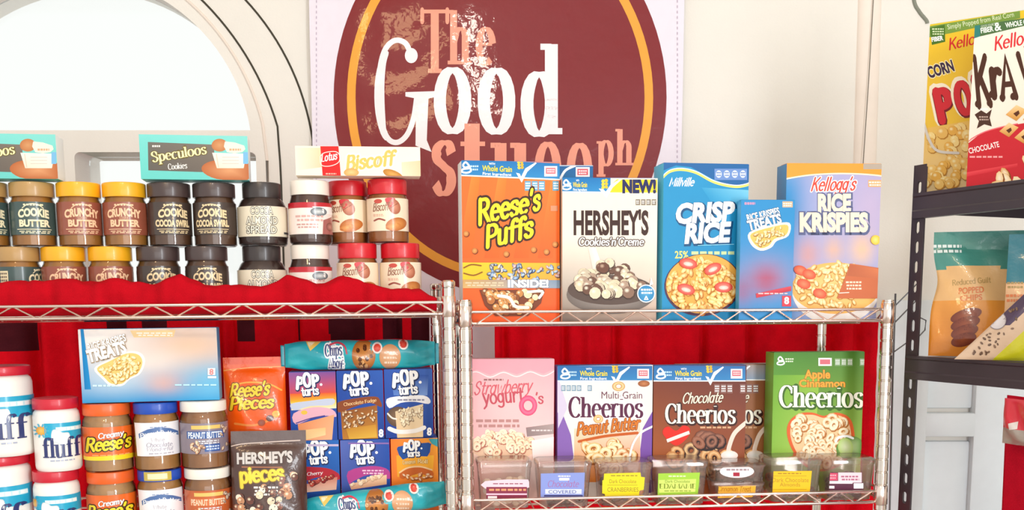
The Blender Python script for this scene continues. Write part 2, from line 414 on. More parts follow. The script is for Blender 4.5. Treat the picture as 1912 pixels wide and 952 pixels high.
        for o in (out if isinstance(out, list) else [out] if out else []):
            V, F, Z = glyphs(txt, font, bold, o[1]); put(V, F, Z, o[0], *(o[2:] if len(o) > 2 else ()))
        put(V0, F0, Z0, c); s.name = old; return s
    def dash(s, x0, y0, x1, y1, n, c, seed=1):   # rows too small to read
        rnd = random.Random(seed); h = (y1-y0)/n; pts = []; fs = []
        for k in range(n):
            x = x0+rnd.random()*(x1-x0)*.08
            while x < x1-1:
                w = min(x1-x, rnd.uniform(.06, .16)*(x1-x0)+1.2); m = len(pts); y = y0+k*h+h*.2
                pts += [(x, y), (x+w, y), (x+w, y+h*.55), (x, y+h*.55)]; fs.append((m, m+1, m+2, m+3)); x += w+(x1-x0)*.03+.5
        return s.add(pts, fs, lin(c))
    def bits(s, region, n, size, cols, kind='ball', seed=3, dark='#5a3010', hi='#fff2d0'):
        """pieces of cereal inside an ellipse (cx, cy, rx, ry) or a polygon"""
        rnd = random.Random(seed); sp = []
        if len(region) == 4 and not isinstance(region[0], tuple):
            cx, cy, rx, ry = region
            while len(sp) < n:
                a, b = rnd.uniform(-1, 1), rnd.uniform(-1, 1)
                if a*a+b*b < 1: sp.append((cx+a*rx, cy+b*ry))
        else:
            xs = [p[0] for p in region]; ys = [p[1] for p in region]
            while len(sp) < n:
                p = (rnd.uniform(min(xs), max(xs)), rnd.uniform(min(ys), max(ys))); ins = False
                for i in range(len(region)):
                    (x1, y1), (x2, y2) = region[i-1], region[i]
                    if (y1 > p[1]) != (y2 > p[1]) and p[0] < (x2-x1)*(p[1]-y1)/(y2-y1)+x1: ins = not ins
                if ins: sp.append(p)
        sp.sort(key=lambda p: p[1])
        for p in sp:
            c = rnd.choice(cols); r = size*rnd.uniform(.8, 1.2)
            if kind == 'ball':
                s.ell(p[0]+r*.1, p[1]+r*.12, r*1.08, r*1.08, dark, n=10); s.ell(p[0], p[1], r, r, c, n=10); s.ell(p[0]-r*.25, p[1]-r*.3, r*.5, r*.45, c, hi, n=8)
            elif kind == 'ring':
                an = rnd.uniform(0, 3); q = rnd.uniform(.6, 1)
                s.ring(p[0]+r*.1, p[1]+r*.15, r*1.1, r*1.1*q, .25, dark, rot=an, n=10); s.ring(p[0], p[1], r, r*q, .32, c, hi, rot=an, n=10)
            else:
                an = rnd.uniform(0, 180); s.ell(p[0]+r*.12, p[1]+r*.16, r*1.05, r*.62, dark, rot=an, n=8); s.ell(p[0], p[1], r, r*.52, c, hi, rot=an, n=8)
        return s
    def build(s, parent, m, surf, cut=None, rename=None):
        out = []
        for name, (V, F, C) in s.parts.items():
            name = name.split('#')[0]
            me = bpy.data.meshes.new(name)
            if cut:
                bm = bmesh.new(); L = bm.loops.layers.float_color.new('Col'); vs = [bm.verts.new(v) for v in V]
                for f, c in zip(F, C):
                    try: fc = bm.faces.new([vs[i] for i in f])
                    except ValueError: continue
                    for lp, cc in zip(fc.loops, c): lp[L] = (*cc, 1)
                us = [v[0] for v in V]; ws = [v[1] for v in V]
                for ax, st, lo, hi in ((0, cut[0], min(us), max(us)), (1, cut[1], min(ws), max(ws))):
                    if not st: continue
                    k = math.ceil(lo/st)
                    while k*st < hi:
                        bmesh.ops.bisect_plane(bm, geom=bm.verts[:]+bm.edges[:]+bm.faces[:], dist=1e-7, plane_co=(k*st, 0, 0) if ax == 0 else (0, k*st, 0), plane_no=(1, 0, 0) if ax == 0 else (0, 1, 0)); k += 1
                for v in bm.verts: v.co = surf(v.co.x, v.co.y, v.co.z)
                bm.to_mesh(me); bm.free()
            else:
                me.from_pydata([surf(*v) for v in V], [], F)
                ca = me.color_attributes.new('Col', 'FLOAT_COLOR', 'CORNER')
                cols = np.ones((len(me.loops), 4), np.float32); k = 0
                for c in C:
                    cols[k:k+len(c), :3] = c; k += len(c)
                ca.data.foreach_set('color', cols.ravel())
            me.update(); out.append(link(name, me, parent, m))
        return out

# ------------------------------------------------------------------ the room
WY = 2.62                                        # the back wall
def wp(px, py, y=WY): return at(px, py, y)
def sheet(name, loops, y0, y1, m, parent=None, col='#ffffff', smooth=None):
    """a flat board in the XZ plane (outline, then holes), from y0 (front) to y1 (back)"""
    b = MB().color(col); L2 = [[(p[0], p[1]) for p in l] for l in loops]
    tri = tessellate_polygon([[Vector((p[0], p[1], 0)) for p in l] for l in L2]); flat = [p for l in L2 for p in l]; k = len(flat)
    b.v = [(p[0], y0, p[1]) for p in flat]+[(p[0], y1, p[1]) for p in flat]
    for t in tri: b.face(list(t)); b.face([k+i for i in reversed(t)])
    n = 0
    for l in L2:
        for i in range(len(l)): a, c = n+i, n+(i+1) % len(l); b.face([a, c, k+c, k+a])
        n += len(l)
    o = b.build(name, m, parent, smooth=smooth)
    bm = bmesh.new(); bm.from_mesh(o.data); bmesh.ops.recalc_face_normals(bm, faces=bm.faces); bm.to_mesh(o.data); bm.free()
    return o
WALLM = mat('cream_painted_wall', '#ebe6de', rough=0.75, bump=0.12, bscale=220, var=0.04, vscale=6)
TRIMM = mat('cream_window_trim', '#f2e4d8', rough=0.5, var=0.03)
DOORM = mat('white_door_paint', '#e6ecf0', rough=0.45, var=0.03)
GROOVE = mat('dark_gasket', '#3a3426', rough=0.6)
FLOORM = mat('pale_concrete', '#b9b0a4', rough=0.7, bump=0.2, var=0.2, vscale=5)
xz = lambda px, py, y=WY: (wp(px, py, y).x, wp(px, py, y).z)
arch = [xz(*p) for p in arc(123.6, 297, 348, -348, 8.9, 171.1, 48)]     # the clear half-round light
def rrect(x0, y0, x1, y1, r):
    pts = []
    for cx, cy, a in ((x1-r, y0+r, 0), (x0+r, y0+r, 90), (x0+r, y1-r, 180), (x1-r, y1-r, 270)):
        pts += arc(cx, cy, r, -r, a, a+90, 5)
    return pts
panes = [[xz(*p) for p in rrect(x0, 284, x1, 760, 9)] for x0, x1 in ((-210, 111), (139, 478))]
door = [xz(1672, 640)[0], xz(1905, 640)[0]]
dz = xz(1700, 690)[1]
wall = [(-3.2, 0), (3.0, 0), (3.0, 3.3), (-3.2, 3.3)]
zs = xz(300, 284)[1]; xm = xz(125, 300)[0]; zp = xz(300, 284)[1]
xa_, xb_, xc_, xd_ = (xz(q, 300)[0] for q in (-210, 111, 139, 478)); zq = xz(300, 760)[1]
b = MB()
ac = (xz(123.6, 200)[0], xz(123.6, 200)[1]); X0, X1, Z0, Z1 = -3.2, 3.0, zs, 3.3
def out(p):                                     # carry an arch point out to the edge of the wall
    dx, dz = p[0]-ac[0], p[1]-ac[1]; ts = [(X1-ac[0])/dx if dx > 1e-9 else 9e9, (X0-ac[0])/dx if dx < -1e-9 else 9e9, (Z1-ac[1])/dz if dz > 1e-9 else 9e9, (Z0-ac[1])/dz if dz < -1e-9 else 9e9]
    t = min(ts); return (ac[0]+dx*t, ac[1]+dz*t), ts.index(t)
loop = arch+[(arch[-1][0]+(arch[0][0]-arch[-1][0])*i/12, arch[-1][1]+(arch[0][1]-arch[-1][1])*i/12) for i in range(1, 12)]
CORN = {frozenset((0, 2)): (X1, Z1), frozenset((1, 2)): (X0, Z1), frozenset((1, 3)): (X0, Z0), frozenset((0, 3)): (X1, Z0)}
for i in range(len(loop)):
    p, q = loop[i], loop[(i+1) % len(loop)]; (po, ps), (qo, qs) = out(p), out(q)
    ring_ = [p, q, qo]+([CORN[frozenset((ps, qs))]] if ps != qs else [])+[po]
    for yy in (WY, WY+.16):
        n = len(b.v); b.v += [(r_[0], yy, r_[1]) for r_ in ring_]; b.face(list(range(n, n+len(ring_))))
    n = len(b.v); b.v += [(p[0], WY, p[1]), (q[0], WY, q[1]), (q[0], WY+.16, q[1]), (p[0], WY+.16, p[1])]; b.face([n, n+1, n+2, n+3])
for x0, z0, x1, z1 in ((-3.2, 0, 3.0, zq), (-3.2, zq, xa_, zp), (xb_, zq, xc_, zp), (xd_, zq, 3.0, zp)): b.box(x0, WY, z0, x1, WY+.16, z1)
for x0, sx in ((xa_, 1), (xb_, -1), (xc_, 1), (xd_, -1)):      # rounded upper corners of the lower lights
    n = len(b.v); r = .014; cpts = [(x0, zp), (x0+sx*r, zp)]+[(x0+sx*(r-r*math.sin(t*.314)), zp-(r-r*math.cos(t*.314))) for t in range(1, 5)]+[(x0, zp-r)]
    for yy in (WY+.0001, WY+.15): b.v += [(p[0], yy, p[1]) for p in cpts]
    k = len(cpts); b.face([n+i for i in range(k)]); b.face([n+k+i for i in reversed(range(k))])
    for i in range(k): b.face([n+i, n+(i+1) % k, n+k+(i+1) % k, n+k+i])
wl = structure(b.build('wall_back', WALLM))
b = MB().color('#ffffff').box(-3.2, -3.0, -.05, 3.0, WY+.16, 0); structure(b.build('floor', FLOORM))
b = MB().box(-3.2, -1.2, 3.3, 3.0, WY+.16, 3.36); structure(b.build('ceiling', WALLM))
b = MB().box(3.0, -1.2, 0, 3.08, WY+.16, 3.3); structure(b.build('wall_right', WALLM))
# the window: its panes, the flat surround and the two dark seams that follow the arch
win = structure(bpy.data.objects.new('window_1', None)); COL.objects.link(win); win.location = (0, 0, 0)
sheet('pane', [arch], WY+.09, WY+.096, GLASS, win)
for p in panes: sheet('pane', [p], WY+.09, WY+.096, GLASS, win)
def seam(name, pts, w, m, par, y=WY):
    MB().tube([wp(p[0], p[1], y) for p in pts], w, 5).build(name, m, par, smooth=60)
c1 = [p for p in arc(-8.1, 391.1, 548.7, -548.7, 112, 16.4, 44)]
seam('dark_seam', c1+[(520, 262), (523, 300), (525, 340), (534, 620), (538, 760)], .0026, GROOVE, win)
c2 = [p for p in arc(103.5, 330.7, 485.2, -485.2, 112, 8, 44)]
seam('dark_seam', c2+[(584, 275), (588, 420), (594, 760)], .0026, GROOVE, win)
inner = arc(60, 340, 450, -450, 112, 14, 44)+[(505, 300), (512, 600)]
MB().tube([wp(p[0]-6, p[1], WY) for p in inner], .004, 6).build('window_frame', TRIMM, win, smooth=60)
# corner post and panelled door toward the black shelves
cp = MB(); top = wp(1645, -680); bot = wp(1596, 900)
cp.lathe([(.03, 0), (.03, 1)], 20); 
cp.v = [(bot.x+(top.x-bot.x)*z+x, WY+.004+y*.6, bot.z+(top.z-bot.z)*z) for x, y, z in cp.v]
structure(cp.build('trim_1', TRIMM, smooth=60))
seamo = MB().tube([wp(1658, -640, WY-.018), wp(1633, -40, WY-.018), wp(1622, 150, WY-.02), wp(1612, 300, WY-.021), wp(1598, 620, WY-.021)], .0011, 5).build('trim_2', mat('fold_line', '#6e6455'))
structure(seamo)
arc2 = MB().tube([wp(*p) for p in spl([(1690, -420), (1694, -220), (1701, -60), (1706, 0), (1716, 22), (1729, 38), (1731, 44)], 6)], .005, 6).build('trim_3', mat('grey_seam', '#8a8d80'), smooth=60); structure(arc2)
d = structure(bpy.data.objects.new('door_1', None)); COL.objects.link(d)
def pxbox(name, x0, y0, x1, y1, ya, yb, m, par, bev=.006):
    p, q = wp(x0, y0), wp(x1, y1)
    MB().box(p.x, ya, q.z, q.x, yb, p.z, bev).build(name, m, par, smooth=40)
pxbox('stile', 1822, 560, 1905, 1400, WY-.03, WY+.01, DOORM, d)
pxbox('stile', 1655, 560, 1692, 1400, WY-.03, WY+.01, DOORM, d)
for y0, y1 in ((769, 813), (1180, 1230)): pxbox('rail', 1690, y0, 1824, y1, WY-.029, WY+.01, DOORM, d)
pxbox('panel', 1700, 590, 1815, 762, WY-.012, WY+.01, DOORM, d, .01)
pxbox('panel', 1700, 822, 1813, 1172, WY-.012, WY+.01, DOORM, d, .01)

# ------------------------------------------------------------------ the round shop banner on the wall
BY = WY-.02
bx0, bx1 = wp(579, 100, BY).x, wp(1276, 100, BY).x; bz0, bz1 = wp(900, 790, BY).z, wp(900, -70, BY).z
bw, bh = bx1-bx0, bz1-bz0
cor = [proj(p) for p in ((bx0, BY, bz1), (bx1, BY, bz1), (bx1, BY, bz0), (bx0, BY, bz0))]
def banner_surf(u, v, off=0):
    x, z = u-.26, v-.62
    w = .0022*math.sin(9*x+2*z)+.0016*math.sin(17*z-5*x+1)
    for cx, a, s_ in ((.0, .0016, .03), (.065, .0014, .028), (.235, .0013, .024)):
        q = (u-.11-cx-.1*(bh-v)*.35)/s_; w += a*math.exp(-q*q)*(.6+.4*math.sin(38*v+cx*40))
    w += .0006*math.sin(60*v+9*math.sin(8*u))*math.exp(-((u-.2)/.09)**2)
    return (u, -w-off, v)
ban = thing('banner', 'white vinyl banner with a maroon disc and serif shop lettering, on the wall', 'banner', TRS(bx0, BY, bz0))
MB().color('#eae2ee').grid(110, 110, lambda u, v: banner_surf(u*bw, v*bh), None).build('vinyl_sheet', VINYL, ban, smooth=180)
A = Art.face(cor, bw, bh)
A.z = 40; A.on('printed_disc')
ring_pts = lambda rx, ry, n=90: [(933.5+rx*math.cos(2*math.pi*i/n), 182+ry*math.sin(2*math.pi*i/n)) for i in range(n)]
A.poly(ring_pts(311, 366), '#7f131c')
A.on('gold_ring'); A.z += 12; A.stroke(ring_pts(278, 330), 16, '#f0a235', closed=True)
A.on('lettering'); A.z += 30
PEACH, WHT = '#f29c83', '#f7eef0'
A.T('T', 785, 136, 116, 54, PEACH, 'serif', .2); A.T('h', 836, 120, 100, 44, PEACH, 'serif', .2); A.T('e', 888, 119, 98, 38, PEACH, 'serif', .2)
A.stroke([(768, 106), (758, 82), (738, 76), (720, 92), (710, 125), (708, 170), (712, 225), (724, 258), (742, 266), (760, 252), (772, 222), (778, 184)], 10, WHT, 6)
A.poly([(716, 98), (704, 128), (699, 168), (701, 212), (711, 250), (722, 262), (720, 230), (718, 190), (718, 150), (721, 118), (726, 98)], WHT, 3); A.ell(768, 104, 12, 14, WHT)
A.poly([(757, 172), (823, 170), (823, 179), (800, 184), (797, 262), (806, 284), (776, 272), (777, 184), (757, 180)], WHT)
for ch, x, y, cap, w in (('o', 810, 245, 172, 70), ('o', 892, 246, 172, 70), ('d', 972, 250, 168, 78)): A.T(ch, x, y, cap, w, WHT, 'serif', .2)
for ch, x, y, cap, w, b_ in (('s', 806, 360, 140, 46, .2), ('t', 860, 360, 140, 54, .2), ('u', 916, 360, 140, 74, .2), ('o', 998, 362, 140, 50, .2), ('o', 1058, 364, 140, 48, .2), ('p', 1114, 308, 67, 32, .2), ('h', 1149, 308, 67, 34, .2)):
    A.T(ch, x, y, cap, w, PEACH, 'serif', b_)
for x in (590, 1264):
    A.on('hem_stitch' if x < 900 else 'hem_stitch.001')
    for y in range(-60, 780, 10): A.rect(x, y, x+1.4, y+5, '#b9a9bd')
for o in A.build(ban, VINYL, banner_surf, (bw/110, bh/110)):
    o.data.polygons.foreach_set('use_smooth', [True]*len(o.data.polygons))

# ------------------------------------------------------------------ chrome wire racks
def post_mesh(b, x, y, z0, z1, r=.0122):
    pr = [(r*.96, z0)]; z = z0+.01
    while z < z1-.012: pr += [(r, z), (r, z+.0215), (r*.9, z+.0225), (r*.9, z+.0245)]; z += .0258
    pr += [(r, z1-.01), (r*1.06, z1-.006), (r*1.06, z1), (r*.8, z1+.003)]
    return b.lathe(pr, 20, x, y)
def wire_rack(label, M, w, dep, shelves, tops, zig, feet, bulge=(.006, .006)):
    t = thing('wire_rack', label, 'rack', M); lip = .0215
    for (sx, sy) in ((-1, 0), (1, 0), (-1, 1), (1, 1)):
        z0 = feet[0 if sx < 0 else 1]
        p = post_mesh(MB(), sx*w/2, sy*dep, z0, tops[0 if sx < 0 else 1]).build('post', mat('chrome_post', '#e6d8cc', rough=.14, metal=1.0, var=.1), t, smooth=35)
    for zd in shelves:
        s = MB(); n = int(w/.035)
        for i in range(n+1):
            x = -w/2+.03+(w-.06)*i/n; s.tube([(x, -.004, zd-.002), (x, dep+.004, zd-.002)], .0016, 5)
        for y in (.08, dep*.5, dep-.08): s.tube([(-w/2+.02, y, zd-.0055), (w/2-.02, y, zd-.0055)], .0028, 6)
        sh = s.build('shelf', CHROME, t, smooth=60)
        for y, nm in ((-.005, 'front'), (dep+.005, 'back')):
            for z, r in ((zd+lip, .0029), (zd, .0031)):
                ends = [(-w/2, 0 if y < 0 else dep, z)], [(w/2, 0 if y < 0 else dep, z)]
                MB().tube(ends[0]+[(-w/2+.03, y, z), (w/2-.03, y, z)]+ends[1], r, 8).build('rim_wire', CHROME, sh, smooth=60)
            k = int(w/zig*2); pts = [(-w/2+.02+(w-.04)*i/k, y, zd+(lip if i % 2 else 0)) for i in range(k+1)]
            MB().tube(pts, .0021, 6).build('zigzag_wire', CHROME, sh, smooth=60)
        for sx in (-1, 1):
            q = bulge[0 if sx < 0 else 1]
            for z in (zd+lip, zd): MB().tube([(sx*w/2, .0, z), (sx*(w/2+q), .02, z), (sx*(w/2+q), dep-.02, z), (sx*w/2, dep, z)], .0029, 8).build('rim_wire', CHROME, sh, smooth=60)
            k = max(2, int(dep/zig*2)); MB().tube([(sx*(w/2+(q if 0 < i < k else 0)), dep*i/k, zd+(lip if i % 2 else 0)) for i in range(k+1)], .0021, 6).build('zigzag_wire', CHROME, sh, smooth=60)
            for y in (0, dep): MB().lathe([(.0124, zd-.006), (.0138, zd-.004), (.0132, zd+.032), (.0124, zd+.033)], 16, sx*w/2, y).build('collar', CHROME, sh, smooth=50)
    return t
class Rack:
    def __init__(s, px, Yc, yaw, roll, w, dep, flip=0):
        s.w, s.dep = w, dep; s.M = TRS((px-CX)/FPX*Yc*1.0, Yc, 0, yaw, roll); s.F = Frame(s.M)
    def x(s, px, py, d): return s.F.hit(px, py, d).x
    def z(s, px, py, d): return s.F.hit(px, py, d).z
RR = Rack(1262, 1.95, 5, -.35, .80, .33)
RR.w = RR.x(1656, 620, 0)-RR.x(870, 620, 0); sh = (RR.x(1656, 620, 0)+RR.x(870, 620, 0))/2
RR.M = RR.M @ Matrix.Translation((sh, 0, 0)); RR.F = Frame(RR.M)
RR.hi = RR.z(1262, 601, 0); RR.lo = RR.z(1262, 945, 0)
tanr = math.tan(math.radians(.35))*RR.w/2
wire_rack('chrome wire rack of cereal cartons and snack tubs in front of plain red cloth', RR.M, RR.w, RR.dep, [.25, RR.lo, RR.hi], (RR.z(869, 566, 0), RR.z(1657, 570, 0)), .069, (tanr, -tanr), (.019, .012))
LR = Rack(300, 1.84, 8.0, -.6, 1.22, .36)
xr = LR.x(838, 580, 0); LR.M = LR.M @ Matrix.Translation((xr-LR.w/2, 0, 0)); LR.F = Frame(LR.M)
LR.hi = LR.z(400, 591, 0); LR.lo = LR.z(300, 1012, 0)
tanl = math.tan(math.radians(.6))*LR.w/2
wire_rack('chrome wire rack of spread jars and snack packs in front of red cloth with dark upper bands', LR.M, LR.w, LR.dep, [.3, LR.lo, LR.hi], (LR.z(100, 526, 0), LR.z(833, 526, 0)), .080, (tanl, -tanl))

# ------------------------------------------------------------------ red cloths
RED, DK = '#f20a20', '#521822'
def hanging(label, R, px0, px1, ztop, zbot, stripes=(), folds=(), name='red_cloth'):
    d = R.dep+.036; x0, x1 = R.x(px0, 620, d), R.x(px1, 620, d); rnd = random.Random(len(stripes)+5)
    ph = [(rnd.uniform(20, 75), rnd.uniform(0, 6), rnd.uniform(.002, .006)) for _ in range(6)]
    st = [(R.x(a, 620, d), R.x(b_, 620, d), R.z(500, yb, d)) for a, b_, yb in stripes]
    fo = [(R.x(a, 620, d), s_, am) for a, s_, am in folds]
    def surf(u, v):
        z = zbot+(ztop-zbot)*v; x = x0+(x1-x0)*u+.012*math.sin(5*z)*(.5-u)*(1-v)
        y = sum(a*math.sin(f*x+p+1.2*math.sin(3*z)) for f, p, a in ph)*(.5+.5*(1-v))+.0015*math.sin(90*z+20*x)
        for fx, s_, am in fo: y += am*math.exp(-((x-fx)/s_)**2)
        return (x, d+.012+y, z)
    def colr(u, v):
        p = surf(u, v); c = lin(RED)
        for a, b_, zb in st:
            if a < p[0] < b_ and p[2] > zb: c = lin(DK)  # each band is coloured dark maroon from the top down to its lower edge
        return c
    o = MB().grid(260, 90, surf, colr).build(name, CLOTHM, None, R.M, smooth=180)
    md = o.modifiers.new('thick', 'SOLIDIFY'); md.thickness = .0015
    return tag(o, label, 'cloth')
hanging('red hanging cloth with dark upper bands behind the spread jar rack', LR, -120, 802, LR.hi-.006, .25,
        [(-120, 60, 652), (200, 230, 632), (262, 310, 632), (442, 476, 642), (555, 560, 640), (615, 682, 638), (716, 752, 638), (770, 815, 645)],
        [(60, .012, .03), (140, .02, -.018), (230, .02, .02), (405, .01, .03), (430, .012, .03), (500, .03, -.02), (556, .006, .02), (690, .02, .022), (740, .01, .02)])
hanging('plain red hanging cloth behind the cereal carton rack', RR, 924, 1646, RR.hi-.006, .3, (), [(942, .008, .03), (1056, .008, .03), (1100, .012, -.02), (1153, .010, .034), (1210, .014, -.018), (1318, .008, .03), (1405, .010, .03), (1440, .02, -.018), (1560, .012, .03), (1610, .012, .026), (990, .02, -.014)])
# the bunched cloth on the upper shelf, its fold standing up in front of the jars
def bunch():
    tops = [(-150, 535), (0, 536), (60, 526), (130, 531), (200, 527), (240, 534), (300, 532), (335, 520), (352, 530), (400, 536), (440, 541), (500, 536), (535, 522), (580, 531), (605, 533), (640, 524), (680, 531), (730, 546), (785, 546), (815, 560)]
    xs = [LR.x(a, b_, .012) for a, b_ in tops]; hs = [max(.012, LR.z(a, b_, .012)-LR.hi) for a, b_ in tops]
    prof = [(.30, 0), (.2, .0), (.085, .0), (.05, .05), (.038, .45), (.026, .85), (.014, 1.0), (.004, .9), (.0, .62), (.001, .35), (.003, .12), (.012, .03), (.03, .02)]
    rnd = random.Random(4)
    def surf(u, v):
        x = xs[0]+(xs[-1]-xs[0])*u; h = np.interp(x, xs, hs); k = v*(len(prof)-1); i = min(int(k), len(prof)-2); t = k-i
        y = prof[i][0]*(1-t)+prof[i+1][0]*t; q = prof[i][1]*(1-t)+prof[i+1][1]*t
        wr = .0035*math.sin(47*x+3*y*30)+.0035*math.sin(91*x-60*y+2*math.sin(13*x))+.003*math.sin(31*x+140*y)+.002*math.sin(170*x+80*y)
        sag = math.exp(-((x-LR.x(180, 560, 0))/.05)**2)*.006
        amt = min(1, q*3)
        return (x, y+.011+wr*amt-sag*amt, LR.hi+.004+q*h*(1+.06*math.sin(63*x))+abs(wr)*.4*amt)
    o = MB().color('#be0a1c').grid(330, 48, surf).build('shelf_cloth', CLOTHM, None, LR.M, smooth=180)
    md = o.modifiers.new('thick', 'SOLIDIFY'); md.thickness = .0012
    tag(o, 'crumpled red cloth lining the upper shelf under the spread jars', 'cloth')
bunch()

# ------------------------------------------------------------------ the black shelf unit
BO = at(1708, 560, 1.99); BYAW = -67
BM = TRS(BO.x, BO.y, 0, BYAW, 0); BF = Frame(BM)
BLK = mat('black_enamel', '#3b2f36', rough=0.38, spec=.6, var=.1)
BRD = mat('grey_shelf_board', '#8d93a4', rough=.6, bump=.3, bscale=300, var=.3, vscale=120)
bt = thing('shelf_unit', 'black slotted metal shelf unit holding cartons and snack pouches', 'shelf', BM)
def slot_post(x0, y0, wx, ztop, along):
    b = MB(); pitch = .0378; z = 0; n = int(ztop/pitch)
    def P(u, q, th): return (x0+u, y0+th, q) if along == 'x' else (x0+th, y0+u, q)
    for k in range(n+1):
        za, zb = k*pitch, min(ztop, (k+1)*pitch); zc = (za+zb)/2
        if zb-za < pitch*.9:
            outer = [(0, za), (wx, za), (wx, zb), (0, zb)]; loops = [outer]
        else:
            hole = [(wx*.5+.0062*math.cos(a)*.85, zc+(.0062*math.sin(a)+(.0058 if math.sin(a) > 0 else -.0058))) for a in [2*math.pi*(i+.5)/14 for i in range(14)]]
            loops = [[(0, za), (wx, za), (wx, zb), (0, zb)], hole]
        flat = [p for l in loops for p in l]; m = len(b.v); kk = len(flat)
        b.v += [P(p[0], p[1], 0) for p in flat]+[P(p[0], p[1], .002) for p in flat]
        for t in tessellate_polygon([[Vector((p[0], p[1], 0)) for p in l] for l in loops]):
            b.face([m+i for i in t]); b.face([m+kk+i for i in reversed(t)])
        o = 0
        for l in loops:
            for i in range(len(l)): a, c = m+o+i, m+o+(i+1) % len(l); b.face([a, c, kk+c, kk+a] if 0 else [a, c, c+kk, a+kk])
            o += len(l)
    return b
ztop = BF.hit(1709, 309, 0).z; PWX = .031
for (x0, y0) in ((0, 0), (.9, 0), (0, .4), (.9, .4)):
    # an angle post: one flange along the unit, one across it
    pb = slot_post(x0-.018 if x0 == 0 else x0, y0, PWX, ztop, 'x'); q = slot_post(x0-.018 if x0 == 0 else x0+PWX-.002, y0+.002 if y0 == 0 else y0-PWX, PWX, ztop, 'y')
    m = len(pb.v); pb.v += q.v; pb.f += [tuple(m+i for i in f) for f in q.f]; pb.c += q.c
    pb.build('post', BLK, bt)
BT1 = BF.hit(1713, 361, 0).z; BB1 = BF.hit(1713, 408, 0).z; BT2 = BF.hit(1705, 664, 0).z; BB2 = BF.hit(1705, 708, 0).z
def bracket_shelf(zt, zb):
    s = MB().box(.004, .012, zt-.016, .91, .39, zt-.002, .001).build('shelf_board', BRD, bt)
    for y0, y1 in ((-.006, -.003), (.403, .406)):
        b = MB(); d_ = 1 if y0 < 0 else -1; hh = zt-zb
        pr = [(0, 0), (0, -hh*.12), (.004, -hh*.2), (.004, -hh*.62), (0, -hh*.72), (0, -hh), (.016, -hh), (.016, -hh+.002), (.0025, -hh+.002), (.0025, -.002), (.016, -.002), (.016, 0)]
        k = len(pr); b.v = [(x, y0+p[0]*d_, zt+p[1]) for x in (-.012, .93) for p in pr]
        for i in range(k): b.face([i, (i+1) % k, k+(i+1) % k, k+i])
        b.build('beam', BLK, s, smooth=30)
    for x in (-.012, .915):
        MB().box(x, .0, zb+.01, x+.003, .4, zt-.003).build('side_beam', BLK, s)
bracket_shelf(BT1, BB1); bracket_shelf(BT2, BB2); bracket_shelf(.3, .25)

# ------------------------------------------------------------------ goods: cartons, jars, pouches, flow packs, tubs
def on(R, px, py, d, zs, z=0.0, yaw=0.0, roll=0.0, pitch=0.0):
    return R.M @ TRS(R.x(px, py, d), d, zs+z, yaw, roll, pitch)
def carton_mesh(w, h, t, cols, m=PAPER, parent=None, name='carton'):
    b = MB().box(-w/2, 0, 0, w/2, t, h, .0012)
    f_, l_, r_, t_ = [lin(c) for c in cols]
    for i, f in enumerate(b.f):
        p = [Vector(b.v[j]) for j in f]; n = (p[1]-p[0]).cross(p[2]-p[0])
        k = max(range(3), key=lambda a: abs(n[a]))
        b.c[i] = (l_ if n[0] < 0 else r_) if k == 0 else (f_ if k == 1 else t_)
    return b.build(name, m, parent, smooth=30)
def carton(name, label, cat, R, zs, pxl, pxr, pytop, d, t, cols, group=None, yaw=0, z=0, roll=0, pymid=None, flap=True, m=PAPER, pitch=0):
    h = R.z((pxl+pxr)/2, pytop, d)-zs-z; pm = pymid or (pytop+90)
    xa, xb = R.x(pxl, pm, d), R.x(pxr, pm, d); w = (xb-xa)/max(.5, math.cos(math.radians(yaw)))
    M = R.M @ TRS((xa+xb)/2, d, zs+z+.0006, yaw, roll, pitch)
    return carton_at(name, label, cat, M, w, h, t, cols, group, flap, m)
def carton_at(name, label, cat, M, w, h, t, cols, group=None, flap=True, m=PAPER):
    o = thing(name, label, cat, M, group); carton_mesh(w, h, t, cols, m, o)
    if flap:
        b = MB().color(cols[3]).box(-w/2+.001, t*.02, h, w/2-.001, t*.62, h+.0007); b.build('top_flap', m, o)
    cr = [proj(M @ Vector(p)) for p in ((-w/2, 0, h), (w/2, 0, h), (w/2, 0, 0), (-w/2, 0, 0))]
    A = Art.face(cr, w, h); A.cr = cr; A.w, A.h, A.o = w, h, o
    A.done = lambda: A.build(o, m, lambda u, v, off: (u-w/2, -off-.00008, v))
    return A
def edge(A, y0, y1, y0r=None, y1r=None):        # a band's four corners on the front face, from picture heights
    (ax, ay), (bx, by), (cx, cy), (dx, dy) = A.cr; y0r = y0 if y0r is None else y0r; y1r = y1 if y1r is None else y1r
    L = lambda y: (ax+(dx-ax)*(y-ay)/(dy-ay), y); Rr = lambda y: (bx+(cx-bx)*(y-by)/(cy-by), y)
    return [L(y0), Rr(y0r), Rr(y1r), L(y1)]
def full(A, c, n=8):
    A.on('printed_panel'); A.quad(list(A.cr), c if isinstance(c, list) else [c]*4, n); return A

